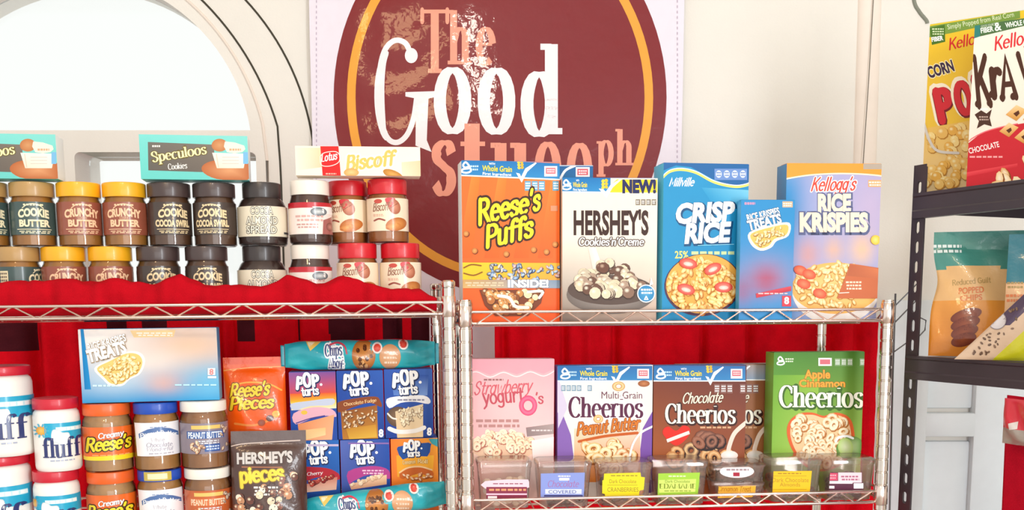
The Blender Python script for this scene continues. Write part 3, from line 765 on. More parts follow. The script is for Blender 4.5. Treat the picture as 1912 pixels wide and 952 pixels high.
MU = [(.96, .03), (.9, .0)]
class Jar:
    """shape given in picture pixels of one specimen: centre, lid top, base, then radii"""
    def __init__(s, R, zs, d, cx, ytop, ybot, lid, prof, label, lidc, content, labc, ridge=.0, milky=False):
        k = (R.x(cx+50, (ytop+ybot)/2, d)-R.x(cx-50, (ytop+ybot)/2, d))/100
        s.k, s.cx, s.yt, s.yb, s.H = k, cx, ytop, ybot, (ybot-ytop)*k
        s.lid, s.prof, s.label, s.lidc, s.content, s.labc, s.ridge, s.milky = lid, prof, label, lidc, content, labc, ridge, milky
        s.R = max(r for r, y in prof)*k+.0005; s.parts = []
        zy = lambda y: (ybot-y)*k
        s.zy = zy
        yl = ytop+lid[1]
        s.A = Art.round(cx, max(r for r, y in prof), ytop, ybot, s.R, s.H)
    def make(s, name, label, M, group):
        o = thing(name, label, 'jar', M, group); k, zy = s.k, s.zy
        yl = s.yt+s.lid[1]; pr = [(r*k, zy(y)) for r, y in s.prof]
        zl = zy(yl); base = [(pr[0][0]*.86, .0), (pr[0][0]*.97, .002)]
        if s.milky:
            MB().color(s.content).lathe(base+pr+[(pr[-1][0]*.98, zl+.002)], 40).build('jar_body', mat('white_plastic_tub', rough=.3, ink=True, coat=.3, var=.02), o, smooth=40)
        else:
            MB().color(s.content).lathe([(r-.0016, max(z, .003)) for r, z in base[1:]+pr]+[(pr[-1][0]-.002, zl-.003)], 32).build('contents', mat('spread', rough=.5, ink=True, var=.14, vscale=60, coat=.35), o, smooth=50)
            MB().color('#ffffff').lathe(base+pr+[(pr[-1][0]*.98, zl+.002)], 40).build('glass', GLASS, o, smooth=40)
        lr = s.lid[0]*k; lh = s.H
        ld = MB().color(s.lidc).lathe([(lr*.985, zl-.001), (lr, zl+.001), (lr, lh-.003), (lr*.985, lh-.0012), (lr*.93, lh-.0002), (lr*.5, lh-.0004)], 72, ridge=s.ridge).build('lid', mat('lid_plastic', rough=.34, ink=True, var=.04, coat=.2), o, smooth=40)
        y0, y1 = s.label; R = s.R
        if s.labc:
            z0, z1 = zy(y1), zy(y0); lab = MB().color(s.labc).grid(56, 1, lambda u, v: ((R+.0002)*math.sin(6.2832*u), -(R+.0002)*math.cos(6.2832*u), z0+(z1-z0)*v)).build('label', GLOSS, o, smooth=60)
        def surf(u, v, off):
            r = R+.0005+off; a = u/R; return (r*math.sin(a), -r*math.cos(a), v)
        for p in s.A.build(o, GLOSS, surf, (R*.13, 0)): p.data.polygons.foreach_set('use_smooth', [True]*len(p.data.polygons))
        s.o = o; return o

def pack_surf(w, h, t, wr=.0012, seed=1, pw=.55, end=0):
    rnd = random.Random(seed); ph = [(rnd.uniform(40, 120), rnd.uniform(30, 110), rnd.uniform(0, 6)) for _ in range(5)]
    def f(u, v, off=0):
        a, b = min(1, max(0, u/w)), min(1, max(0, v/h))
        y = t*(max(0, math.sin(math.pi*a))**pw)*(max(0, math.sin(math.pi*b))**pw)
        e = min(1, 8*min(a, 1-a, b, 1-b)); en = math.exp(-(min(a, 1-a)/.09)**2)
        y += wr*e*sum(math.sin(p*u+q*v+r) for p, q, r in ph)+end*en*e*(.0035*math.sin(150*v+30*u)+.002*math.sin(330*v-90*u))
        return (u-w/2, -y-off, v if not end else h/2+(v-h/2)*(1-.2*en*end)+.0012*math.sin(70*u)*(b-.2))
    return f
def pouch_surf(w, h, t, wr=.001, seed=1):
    rnd = random.Random(seed); ph = [(rnd.uniform(30, 90), rnd.uniform(20, 80), rnd.uniform(0, 6)) for _ in range(5)]
    def f(u, v, off=0):
        a, b = min(1, max(0, u/w)), min(1, max(0, v/h))
        y = t*(max(0, math.sin(math.pi*a))**.6)*max(0, 1-b/.86)**.55*min(1, .45+4*b)
        e = min(1, 8*min(a, 1-a))*(1 if b < .86 else .25)
        y += wr*e*sum(math.sin(p*u+q*v+r) for p, q, r in ph)
        return (u-w/2, -y-off, v)
    return f
def soft_pack(name, label, cat, M, w, h, t, front, col, group=None, back=.35, trim=None, nx=48, ny=36, part='wrapper', crimp=None):
    """front surface and a shallower back, closed at the edges; col is a colour or col(u, v)"""
    o = thing(name, label, cat, M, group); b = MB(); cf = col if callable(col) else (lambda u, v: lin(col))
    b.grid(nx, ny, lambda u, v: front(u*w, v*h), cf)
    def bk(u, v):
        p = front((1-u)*w, v*h); return (p[0], -p[1]*back+.0004, p[2])
    b.grid(nx, ny, bk, lambda u, v: cf(1-u, v)); b.build(part, FOIL, o, smooth=180)
    if crimp:
        for sx in (-1, 1):
            c = MB().color(crimp); n = 14
            c.grid(n, 3, lambda u, v: (sx*(w/2+.007*v+.001), .0012*math.sin(u*n*3.14)*v-.0004, h*(.14+.72*u)+.001*math.sin(9*u)*v)); q = c.build('crimped_end', FOIL, o, smooth=180)
            md = q.modifiers.new('thick', 'SOLIDIFY'); md.thickness = .0006
    cr = [proj(M @ Vector(front(u, v))) for u, v in ((0, h), (w, h), (w, 0), (0, 0))]
    A = Art.face(cr, w, h); A.cr = cr; A.z = 30; A.o = o
    def done():
        for p in A.build(o, FOIL, lambda u, v, off: front(u, v, off+.0002), (w/nx, h/ny)): p.data.polygons.foreach_set('use_smooth', [True]*len(p.data.polygons))
    A.done = done; return A

# artwork shared by several cartons
def maker_mark(A, x, y, s):                     # white script initial
    A.stroke([(x+s*.55, y-s*.7), (x+s*.25, y-s), (x, y-s*.72), (x+s*.2, y-s*.5), (x+s*.6, y-s*.62)], s*.17, '#ffffff', 6)
    A.stroke([(x+s*.55, y-s*.62), (x+s*.75, y-s*.2), (x+s*.35, y), (x-s*.1, y-s*.1), (x+.0, y-s*.34), (x+s*.6, y-s*.42)], s*.17, '#ffffff', 6)
def grain_band(A, x0, x1, y0, y1, c='#1872b4', dy=0, tick=True, stamp=True, words=True):
    """the blue strip over the top of a cereal carton"""
    w, h = x1-x0, y1-y0; sl = dy/w
    A.on('top_band'); A.quad([(x0, y0), (x1, y0+dy), (x1, y1+dy), (x0, y1)], [c, c, mixc(c, '#3b9fd8', .5), mixc(c, '#3b9fd8', .3)], 6)
    A.rect(x0, y1-1.0, x1, y1+1.2, '#f6f2ee') if not dy else A.quad([(x0, y1-1), (x1, y1+dy-1), (x1, y1+dy+1.5), (x0, y1+1.5)], ['#f6f2ee']*4, 1)
    Y = lambda x, f: y0+(x-x0)*sl+h*f
    A.on('band_lettering'); rot = -math.degrees(math.atan(sl))
    maker_mark(A, x0+w*.05, Y(x0+w*.05, .84), h*.66)
    A.dash(x0+w*.12, Y(x0+w*.12, .32), x0+w*.2, Y(x0+w*.12, .72), 2, '#bfe0f2')
    if words:
        A.T('WITH', x0+w*.3, Y(x0+w*.3, .26), h*.12, w*.06, '#ffffff', 'sans', .02, rot=rot)
        A.T('Whole Grain', x0+w*.235, Y(x0+w*.235, .66), h*.33, w*.29, '#ffe14a', 'sans', .02, rot=rot, out=('#2c5a3a', .04))
        A.T('First Ingredient', x0+w*.24, Y(x0+w*.24, .92), h*.17, w*.28, '#ffffff', 'sans', .015, rot=rot)
    if tick:
        A.on('tick_mark'); xk = x0+w*.61
        for k in range(3):
            A.ell(xk-3-k*.4, Y(xk, .38-.17*k), 3, h*.09, '#e8c840', rot=40); A.ell(xk+3-k*.4, Y(xk, .36-.17*k), 3, h*.09, '#d8b030', rot=-40)
        xk0, yk = xk-w*.045, Y(xk, .72)
        A.poly([(xk0, yk-1), (xk0+w*.035, yk+h*.02), (xk0+w*.05, yk+h*.22), (xk0+w*.09, yk-h*.3), (xk0+w*.19, yk-h*.68), (xk0+w*.2, yk-h*.62), (xk0+w*.11, yk-h*.1), (xk0+w*.055, yk+h*.58)], '#ffffff')
    if stamp:
        A.on('stamp'); A.rect(x0+w*.84, Y(x0+w*.9, .2), x0+w*.965, Y(x0+w*.9, .84), '#f8eeee'); A.rect(x0+w*.855, Y(x0+w*.9, .3), x0+w*.95, Y(x0+w*.9, .68), '#d9707c')
        A.dash(x0+w*.865, Y(x0+w*.9, .36), x0+w*.94, Y(x0+w*.9, .62), 2, '#fbe9ea')
def facts(A, x0, y0, x1, y1, n, c, ink='#ffffff'):
    A.on('nutrition_boxes'); w = (x1-x0)/n
    for i in range(n):
        if n > 4 and i == n-2: continue
        A.rect(x0+i*w+.8, y0, x0+(i+1)*w-.8, y1, c); A.dash(x0+i*w+2, y0+2, x0+(i+1)*w-2, y1-2, 3, ink, i+1)

# ------------------------------------------------------------------ cereal cartons on the upper shelf of the carton rack
HI = RR.hi; G1 = 'cereal cartons on the upper shelf'
# orange peanut butter puffs
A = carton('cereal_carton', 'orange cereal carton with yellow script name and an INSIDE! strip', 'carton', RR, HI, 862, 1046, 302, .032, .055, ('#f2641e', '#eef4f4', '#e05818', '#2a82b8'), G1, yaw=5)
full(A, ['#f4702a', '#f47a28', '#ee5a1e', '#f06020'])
for x in (880, 930, 985, 1030): A.quad([(x, 330), (x+16, 331), (x+2, 482), (x-26, 482)], [mixc('#f2641e', '#ffa040', .5), mixc('#f2641e', '#ff9a30', .35), '#f2641e', '#ee5e1e'], 4)
grain_band(A, 855, 1047, 297, 327, dy=8)
facts(A, 979, 338, 1044, 356, 5, '#5fa5c8')
A.on('lettering')
A.T('Reese', 893, 419, 40, 98, '#ffe02a', 'script', .2, slant=.28, rot=14, out=[('#3a1c08', .2)], taper=-.1)
A.T("'s", 988, 395, 38, 22, '#ffe02a', 'script', .2, slant=.28, rot=14, out=[('#3a1c08', .2)])
A.T('Puffs', 907, 462, 38, 92, '#ffe02a', 'script', .2, slant=.28, rot=14, out=[('#3a1c08', .2)])
A.on('loose_puffs')
for x, y in ((870, 436), (886, 468), (996, 466), (1036, 456), (945, 474), (1020, 470)): A.ell(x+1, y+1, 6, 6, '#7a3408'); A.ell(x, y, 5.5, 5.5, '#b86a2a', '#e8a860')
A.rect(1028, 384, 1041, 394, '#d8906a')
A.on('offer_strip'); A.quad(edge(A, 490, 522, 491, 523), ['#f8c828', '#f6b030', '#e8a040', '#f8c020'], 6)
A.bits([(910, 492), (1045, 496), (1045, 522), (905, 522)], 60, 5, ['#3d6fa8', '#28406c', '#9db4c8', '#c87858', '#e8c8a0', '#40302c'], 'grain', 8, '#203048', '#c8d8e8')
A.stroke([(866, 500), (880, 494), (898, 496)], 2.5, '#8a5a10', 4); A.stroke([(866, 510), (884, 514), (900, 508)], 2.5, '#8a5a10', 4)
A.quad(edge(A, 522, 538, 523, 538), ['#c89a58', '#7a94b0', '#8aa0b8', '#d8b070'], 4)
A.on('offer_lettering'); A.T('INSIDE!', 948, 536, 13, 76, '#ffffff', 'sans', .05, out=[('#3a5a80', .06)])
A.dash(868, 526, 940, 535, 2, '#d8c8a8')
A.on('bowl_picture'); A.poly([(895, 541), (1016, 541), (1010, 566), (985, 590), (925, 590), (905, 570)], '#7a3a1c')
A.bits([(905, 543), (1010, 543), (1003, 565), (975, 583), (930, 583), (910, 565)], 52, 6.5, ['#b87038', '#d89a58', '#8a4a20', '#f2d8b0', '#c88848'], 'ball', 5)
A.stroke([(930, 552), (950, 556), (962, 572), (985, 574)], 6, '#fbeee0', 5); A.stroke([(985, 545), (1012, 544), (1006, 556)], 5, '#fbeee0', 5)
A.done()
# the carton that stands behind the two front ones, only its strip showing
A = carton('cereal_carton', 'carton standing behind the orange and chocolate cream cereals, only a blue strip showing', 'carton', RR, HI, 930, 1107, 309, .10, .055, ('#d8e4ec', '#e8eef0', '#c8d4dc', '#2a6a94'), G1)
full(A, '#d8e4ec'); A.on('top_band'); A.quad(edge(A, 310, 350), ['#1b5f9a', '#1b5f9a', '#2478b0', '#2478b0'])
A.on('tick_mark'); A.stroke([(1046, 334), (1056, 318), (1074, 309)], 4.5, '#f2f6f8', 5)
A.on('stamp'); A.rect(1075, 312, 1101, 330, '#f8eeee'); A.rect(1078, 315, 1098, 327, '#d9606c'); A.dash(1080, 317, 1096, 326, 2, '#fbe9ea'); A.done()
# cookies and cream
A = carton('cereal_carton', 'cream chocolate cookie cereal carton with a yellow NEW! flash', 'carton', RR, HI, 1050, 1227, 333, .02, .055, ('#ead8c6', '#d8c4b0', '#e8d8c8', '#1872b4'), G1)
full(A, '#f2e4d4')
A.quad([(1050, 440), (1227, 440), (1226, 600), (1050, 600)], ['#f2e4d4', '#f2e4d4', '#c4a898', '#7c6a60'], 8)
grain_band(A, 1048, 1140, 331, 358, dy=1, stamp=False, tick=False)
A.on('top_band'); A.poly([(1152, 335), (1227, 335.5), (1227, 359.5), (1132, 359), (1140, 346)], '#ffd21e'); A.on('tick_mark')
for k in range(3): A.ell(1126, 350-6*k, 3, 3.4, '#e8d040', rot=40); A.ell(1132, 349-6*k, 3, 3.4, '#d8c030', rot=-40)
A.poly([(1118, 352), (1126, 353), (1131, 358), (1140, 345), (1158, 334), (1162, 334), (1144, 350), (1132, 370)], '#ffffff')
A.on('lettering'); A.T('NEW!', 1162, 359, 22, 63, '#1c2358', 'sans', .06)
facts(A, 1186, 372, 1226, 383, 4, '#8a7c6c')
A.on('lettering'); A.T("HERSHEY'S", 1071, 437, 42, 140, '#3b1f16', 'sans', .035)
A.T("Cookies'n'Creme", 1080, 458, 14, 122, '#ffffff', 'script', .14, slant=.12, out=[('#6a5a52', .26)])
A.on('bowl_picture'); A.quad([(1098, 462), (1112, 462), (1132, 520), (1110, 520)], ['#e8dcd0', '#f6eee6', '#fbf4ee', '#d8c8bc'], 3)
A.ell(1140, 550, 82, 36, '#6e625c', '#a89c94', n=40); A.ell(1140, 541, 80, 28, '#5a4840', n=40)
A.bits((1140, 524, 66, 26), 62, 10, ['#c8b8a0', '#e0d2b4', '#8a6a58', '#b09480', '#d8c8a8', '#6c4a3a'], 'ball', 12, '#4a342a', '#fbf2dc')
A.bits((1132, 498, 22, 8), 4, 9, ['#6c4434', '#e2d4b8'], 'ball', 3, '#4a342a', '#c8a890')
A.on('round_seal'); A.ell(1206, 548, 17, 17, '#e8f0f4'); A.ell(1206, 548, 15, 15, '#2d82b8', '#4aa0d0'); A.dash(1196, 538, 1217, 550, 2, '#ffffff'); A.stroke([(1206, 553), (1203, 559), (1209, 559), (1206, 553)], 2, '#ffffff')
A.poly([(1215, 518), (1219, 530), (1212, 534)], '#ffffff'); A.done()
# crisp rice
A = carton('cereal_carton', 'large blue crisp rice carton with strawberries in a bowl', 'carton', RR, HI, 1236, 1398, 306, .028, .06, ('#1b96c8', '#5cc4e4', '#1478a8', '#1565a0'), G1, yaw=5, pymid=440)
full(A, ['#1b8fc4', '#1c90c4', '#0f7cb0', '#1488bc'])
A.on('top_band'); A.poly(spl([(1233, 300), (1233, 318), (1262, 309), (1290, 312), (1330, 334), (1372, 350), (1410, 346), (1410, 300)], 1), '#155f9e')
A.stroke([(1236, 333), (1250, 321), (1272, 317), (1300, 323), (1335, 341), (1375, 349), (1404, 343)], 4, '#f6e06a', 6)
A.stroke([(1236, 330), (1250, 318), (1272, 314), (1300, 320), (1335, 338), (1375, 346), (1404, 340)], 1.6, '#ffffff', 6)
A.quad([(1310, 350), (1400, 355), (1402, 395), (1330, 380)], ['#2a98c8', '#7cc8e4', '#3aa4d0', '#1c90c4'], 5)
A.on('nutrition_boxes'); A.rect(1334, 315, 1395, 336, '#6a8cc8')
for i in range(4): A.ell(1342+15*i, 325, 5.5, 7, '#dce8f6'); A.dash(1338+15*i, 320, 1346+15*i, 330, 2, '#5a78b8')
A.on('lettering'); A.T('Millville', 1249, 347, 15, 46, '#ffffff', 'script', .16, slant=.3)
A.T('CRISP', 1260, 416, 34, 110, '#ffffff', 'sans', .05, slant=.14, rot=2, out=[('#0c4a78', .1, 1.5, 2)])
A.T('RICE', 1278, 453, 34, 84, '#ffffff', 'sans', .05, slant=.14, rot=2, out=[('#0c4a78', .1, 1.5, 2)])
A.T('25%', 1260, 482, 13, 25, '#f8e070', 'sans', .02); A.dash(1290, 461+6, 1372, 478, 1, '#c8d8a0'); A.stroke([(1303, 458), (1370, 456)], 1.2, '#8ad0ea')
A.on('bowl_picture'); A.ell(1312, 532, 72, 58, '#4a2844', rot=-6, n=40); A.ell(1312, 530, 69, 55, '#e8a848', rot=-6, n=40)
A.bits((1310, 532, 62, 49), 150, 7.5, ['#f4c060', '#eab04c', '#f8d080', '#e09a3c'], 'grain', 2, '#b86a1c', '#fce8b0')
for x, y, a in ((1284, 492, 10), (1330, 502, -25), (1280, 540, 15), (1350, 536, 0)):
    A.ell(x, y, 17, 10, '#d83824', '#f89888', rot=a, n=16); A.ell(x, y+1, 9, 4, '#f8b8a8', '#fde0d8', rot=a, n=12)
A.done()
# small treats box
A = carton('snack_carton', 'small blue marshmallow treats box between two taller cereal cartons', 'carton', RR, HI, 1382, 1482, 374, .002, .024, ('#1c86c0', '#4aa8d8', '#186a9c', '#2a82b4'), 'treats boxes')
A.on('printed_panel'); A.field(A.cr, wash(('#2088c4', '#1c88c4'), (.5, .62, .7, .2, '#8490bc', .9), (.5, .66, .3, .12, '#b0405c', .85), (.05, .75, .2, .12, '#a84c68', .6)))
A.on('lettering'); A.dash(1390, 376, 1410, 384, 1, '#d890b0'); A.rect(1461, 376, 1480, 387, '#f0b088'); A.dash(1462, 378, 1479, 386, 2, '#fff0e8')
A.T('RICE KRISPIES', 1396, 413, 12, 62, '#ffffff', 'sans', .03, rot=13, out=[('#20507c', .1)])
A.T('TREATS', 1398, 430, 17, 64, '#ffffff', 'sans', .04, rot=13, out=[('#20507c', .1)])
A.on('treat_picture'); A.poly([(1399, 434), (1440, 420), (1474, 416), (1472, 440), (1450, 450), (1440, 462), (1420, 468), (1402, 456)], '#fbf2d8', 4); A.poly([(1403, 436), (1440, 424), (1470, 420), (1468, 438), (1446, 446), (1436, 458), (1420, 463), (1406, 452)], '#eebc5c', 4)
A.bits([(1407, 438), (1440, 427), (1466, 423), (1464, 436), (1442, 443), (1432, 454), (1420, 459), (1410, 450)], 40, 4, ['#f4d080', '#eeb850', '#f8dc98', '#c88a30'], 'grain', 6, '#7a4a14')
A.on('red_swash'); A.quad([(1411, 548), (1477, 534), (1477, 543), (1412, 556)], ['#c83848', '#d84858', '#b82838', '#c83040'], 3); A.dash(1415, 546, 1470, 550, 1, '#f4c8c8')
A.rect(1460, 552, 1477, 572, '#d03848'); A.T('8', 1464, 567, 12, 9, '#ffffff', 'sans', .04)
A.done()
# rice krispies
A = carton('cereal_carton', 'lavender blue puffed rice carton with an orange top band', 'carton', RR, HI, 1467, 1643, 306, .032, .055, ('#8c96c8', '#5a9ccc', '#9aa4c8', '#e89a30'), G1)
A.on('printed_panel'); A.field(A.cr, wash(('#a8a4cc', '#a0a8d4'), (.0, .25, .22, .3, '#2088c4', 1), (.0, .95, .3, .2, '#5c90c8', .8), (.9, .3, .25, .25, '#c4acc8', .7), (.25, .58, .12, .1, '#e89058', .55), (.52, .55, .1, .08, '#f4b468', .6), (.82, .55, .13, .1, '#f8c480', .7)), 20)
A.on('top_band'); A.poly([(1467, 304), (1654, 304), (1654, 328), (1610, 324), (1560, 323), (1510, 326), (1468, 332)], '#f2992a'); A.stroke([(1466, 334), (1510, 327), (1560, 324), (1610, 325), (1654, 329)], 2.6, '#fbe8c8', 5)
A.rect(1612, 305, 1652, 316, '#b0a090')
A.on('lettering'); A.T("Kellogg's", 1514, 356, 24, 82, '#e8402c', 'script', .15, slant=.3, rot=1, out=[('#fff2ea', .16)])
A.rect(1621, 336, 1645, 349, '#f2a870'); A.dash(1622, 338, 1644, 348, 2, '#fff2e0')
A.T('RICE', 1527, 395, 31, 62, '#f6e2c8', 'sans', .055, out=[('#5a6088', .16, 1, 1.5)])
A.T('KRISPIES', 1493, 431, 32, 128, '#f6e2c8', 'sans', .055, out=[('#5a6088', .16, 1, 1.5)])
A.on('bowl_picture'); A.ell(1560, 540, 82, 66, '#e8e0dc', '#f6eee6', n=48, a0=180, a1=360); A.ell(1560, 538, 82, 48, '#f0b45c', '#f6cc84', n=48)
A.bits((1556, 532, 72, 42), 120, 6.5, ['#f4c070', '#f8d490', '#eab054', '#f0a848'], 'grain', 9, '#c07c2c', '#fdeec8')
for x, y in ((1494, 505), (1510, 512), (1500, 530), (1530, 548)): A.ell(x, y, 13, 9, '#d84a28', '#f08a60', rot=20)
A.on('gold_badge'); A.ell(1634, 448, 9, 9, '#f4c030', '#fbe080')
A.on('offer_panel'); A.poly([(1587, 492), (1640, 500), (1640, 557), (1562, 557)], '#c8683c'); A.quad([(1587, 494), (1640, 502), (1640, 520), (1580, 515)], ['#b85c38', '#d87848', '#c86a40', '#b86038'], 4)
A.dash(1578, 524, 1608, 542, 3, '#f4d8c0'); A.stroke([(1566, 547), (1584, 546)], 1.6, '#f8e4d8'); A.done()

# ------------------------------------------------------------------ cartons on the lower shelf of the carton rack
LO = RR.lo; G2 = 'cereal cartons on the lower shelf'
# pink yogurt rings
A = carton('cereal_carton', 'pale pink strawberry yogurt ring cereal carton with a wavy top edge', 'carton', RR, LO, 880, 1033, 671, .107, .05, ('#f6c4c4', '#f4b8bc', '#f8d8d8', '#f0b4b8'), G2, yaw=3, pymid=760, roll=.6)
A.on('printed_panel'); A.field(A.cr, wash(('#f4b4bc', '#f4c0b8'), (.9, .75, .35, .25, '#fdf4f0', .9), (.5, .35, .5, .2, '#f8d0d0', .6)))
A.on('wavy_border'); A.poly(spl([(870, 660), (1040, 660), (1040, 688), (1015, 698), (990, 690), (965, 699), (940, 691), (915, 700), (890, 690), (870, 694)], 1), '#f2a8b4'); A.stroke([(870, 699), (890, 694), (915, 704), (940, 695), (965, 703), (990, 694), (1015, 702), (1036, 692)], 2, '#fbe8e8', 5)
A.on('lettering'); A.dash(903, 706, 940, 712, 1, '#a06a6a')
A.T('Strawberry', 884, 737, 24, 108, '#d8606c', 'script', .13, slant=.3, rot=3)
A.T('yogurt', 902, 755, 26, 78, '#c85260', 'script', .15, rot=5); A.T("'s", 1000, 753, 20, 15, '#c85260', 'script', .15)
A.dash(888, 781, 970, 800, 2, '#c08a86'); A.quad([(982, 798), (1034, 791), (1034, 810), (984, 815)], ['#9a8080', '#b8a4a0', '#b09a98', '#948080'], 3); A.dash(992, 801, 1030, 806, 1, '#e8dada')
A.on('ring_picture'); A.ring(986, 757, 17, 19, .48, '#e8386c', '#f47a9c', 24)
A.on('bowl_picture'); A.ell(940, 838, 66, 36, '#f8d4c4', '#f4b8a8', n=36, a0=180, a1=360); A.ell(940, 834, 62, 26, '#f0c8a8', n=36)
A.bits((940, 826, 54, 20), 60, 8, ['#f6dcc0', '#f2c8a4', '#f0b890', '#fbe8d4'], 'ring', 4, '#b8705c'); A.quad([(992, 822), (1036, 815), (1038, 870), (996, 872)], ['#fbeeea', '#fdf6f2', '#f2c0bc', '#fbe4e0'], 4); A.done()
# multi grain peanut butter
def cheer(A, x, y, h, w, c, out): A.T('Cheerios', x, y, h, w, c, 'serif', .17, out=out)
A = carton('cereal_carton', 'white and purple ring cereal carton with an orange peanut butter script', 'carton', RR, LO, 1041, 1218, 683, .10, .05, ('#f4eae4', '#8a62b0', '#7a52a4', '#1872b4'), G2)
full(A, ['#f6eee8', '#f4eae4', '#f2e4da', '#f6ece4'])
A.on('side_panels'); A.poly([(1040, 770), (1052, 776), (1066, 812), (1072, 860), (1072, 920), (1041, 920)], '#8a64b4'); A.poly([(1219, 768), (1200, 800), (1194, 850), (1196, 920), (1218, 920)], '#7c50a8'); A.poly([(1041, 700), (1060, 760), (1042, 800)], '#d8cce4')
A.quad([(1072, 800), (1195, 790), (1196, 900), (1072, 900)], ['#f4d8b8', '#f2dcc8', '#e87a28', '#f09030'], 6)
grain_band(A, 1041, 1218, 683, 711, '#2a6cac')
facts(A, 1047, 719, 1106, 730, 6, '#8aa4b8')
A.on('lettering'); A.T('Multi-Grain', 1123, 744, 13, 76, '#6a3450', 'sans', .0)
cheer(A, 1061, 779, 38, 140, '#5c2044', [('#fbf4f0', .16)])
A.T('Peanut Butter', 1077, 812, 22, 118, '#d87820', 'script', .17, slant=.25, rot=6, out=[('#8a3c10', .1)]); A.stroke([(1081, 824), (1130, 814), (1190, 808)], 5, '#c85c18', 5)
A.on('ring_picture'); A.ring(1155, 721, 12, 9, .4, '#c88a3c', '#f4d8a0', 18); A.ring(1117, 782, 9, 8, .35, '#d8903c', '#f6d8a0', 18); A.ell(1202, 716, 11, 6, '#9a5428', '#c88050')
A.bits((1130, 852, 46, 28), 26, 13, ['#f0b860', '#e8a048', '#f6d08c', '#d8883c'], 'ring', 3, '#a85c1c')
A.stroke([(1218, 796), (1196, 808), (1182, 828), (1176, 850)], 4, '#fbf4f0', 6); A.done()
# chocolate rings, and the one half hidden behind it
def choc(label, x0, x1, y0, d, z0, cols, hidden):
    A = carton('cereal_carton', label, 'carton', RR, LO, x0, x1, y0, d, .05, cols, G2)
    full(A, ['#6e2c1c', '#5c2420', '#a8562c', '#b8642c'] if not hidden else ['#8a5030', '#8a5030', '#b87440', '#b87440'], 8)
    dx = x0-1218
    grain_band(A, x0, x1, y0, y0+28, '#2a6cac' if not hidden else '#b09c94', words=not hidden, stamp=not hidden)
    facts(A, 1331+dx, 717, 1391+dx, 734, 5, '#8a6058')
    A.on('lettering'); A.T('Chocolate', 1271+dx, 753, 19, 76, '#fbe8d0', 'script', .15, slant=.3, rot=2, out=[('#3a140c', .1)])
    cheer(A, 1240+dx, 790, 36, 132, '#fbf2e2', [('#3a140c', .12, 1, 1.5)])
    A.dash(1305+dx, 795, 1363+dx, 801, 1, '#d8a880')
    if not hidden:
        A.on('red_heart'); A.poly([(1262, 832), (1240, 814), (1238, 802), (1248, 796), (1262, 804), (1276, 794), (1288, 800), (1284, 816)], '#e02818', 4); A.quad([(1244, 820), (1286, 804), (1288, 810), (1246, 826)], ['#f8e8e0', '#fdf4ee', '#f4d8d0', '#f8e4dc'], 2)
    A.on('ring_picture'); A.bits((1310+dx, 858, 62, 26), 16, 14, ['#c07838', '#8a4828', '#5c3024', '#d89048', '#6a3a2c'], 'ring', 7, '#3a180c', '#f4c890')
    A.bits((1325+dx, 828, 26, 10), 5, 16, ['#6a3a2c', '#4a2820', '#8a4c30'], 'ring', 4, '#2c120a', '#a87058')
    A.stroke([(1391+dx, 789), (1370+dx, 808), (1360+dx, 832), (1358+dx, 846)], 8, '#f6dccc', 6); A.ell(1360+dx, 850, 16, 9, '#f8e4d8', '#ffffff'); A.done()
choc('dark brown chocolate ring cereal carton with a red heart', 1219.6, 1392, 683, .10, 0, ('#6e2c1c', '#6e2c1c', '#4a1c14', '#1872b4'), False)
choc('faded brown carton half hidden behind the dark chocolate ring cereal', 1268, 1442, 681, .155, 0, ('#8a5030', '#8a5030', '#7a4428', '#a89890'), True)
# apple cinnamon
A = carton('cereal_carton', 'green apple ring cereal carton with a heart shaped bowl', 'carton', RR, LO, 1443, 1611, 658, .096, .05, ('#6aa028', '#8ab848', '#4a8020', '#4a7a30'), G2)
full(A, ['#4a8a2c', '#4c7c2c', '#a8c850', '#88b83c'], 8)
A.quad([(1443, 700), (1530, 700), (1520, 860), (1441, 860)], ['#6aa42c', '#8ab83c', '#b4d060', '#8cbc40'], 6)
A.on('nutrition_boxes'); A.rect(1528, 668, 1553, 683, '#f8eeee'); A.rect(1531, 671, 1550, 680, '#d9707c'); facts(A, 1558, 669, 1616, 683, 5, '#8aa878')
A.on('lettering'); maker_mark(A, 1453, 681, 15); A.dash(1466, 668, 1482, 677, 2, '#e8f2d8')
A.T('Apple', 1502, 706, 15, 48, '#f8a838', 'sans', .03, out=[('#a85410', .06)]); A.T('Cinnamon', 1492, 722, 13, 86, '#f8a838', 'sans', .03, out=[('#a85410', .06)])
cheer(A, 1454, 760, 40, 158, '#fbf8e4', [('#3c6418', .12, 1, 1.5)])
A.on('bowl_picture'); hb = [(1536, 776), (1516, 770), (1492, 772), (1474, 786), (1469, 808), (1478, 838), (1500, 868), (1532, 880), (1570, 868), (1594, 838), (1594, 800), (1584, 778), (1562, 770), (1546, 774)]
A.poly(hb, '#e0622c', 4); A.poly([(1533+(x-1533)*.9, 824+(y-824)*.92) for x, y in hb], '#f0c898', 4)
A.bits([(1533+(x-1533)*.86, 824+(y-824)*.88) for x, y in hb], 70, 10, ['#f0c488', '#e8ac68', '#f6dcb0', '#e09c54'], 'ring', 5, '#b06c30', '#fdf0d8')
A.ell(1586, 835, 26, 20, '#5c8a30', '#c8dca0', rot=-20); A.ell(1578, 834, 14, 17, '#b4d070', '#e8f2c8', rot=-15); A.stroke([(1560, 824), (1566, 816), (1580, 814), (1592, 818)], 4, '#ffffff', 5); A.done()

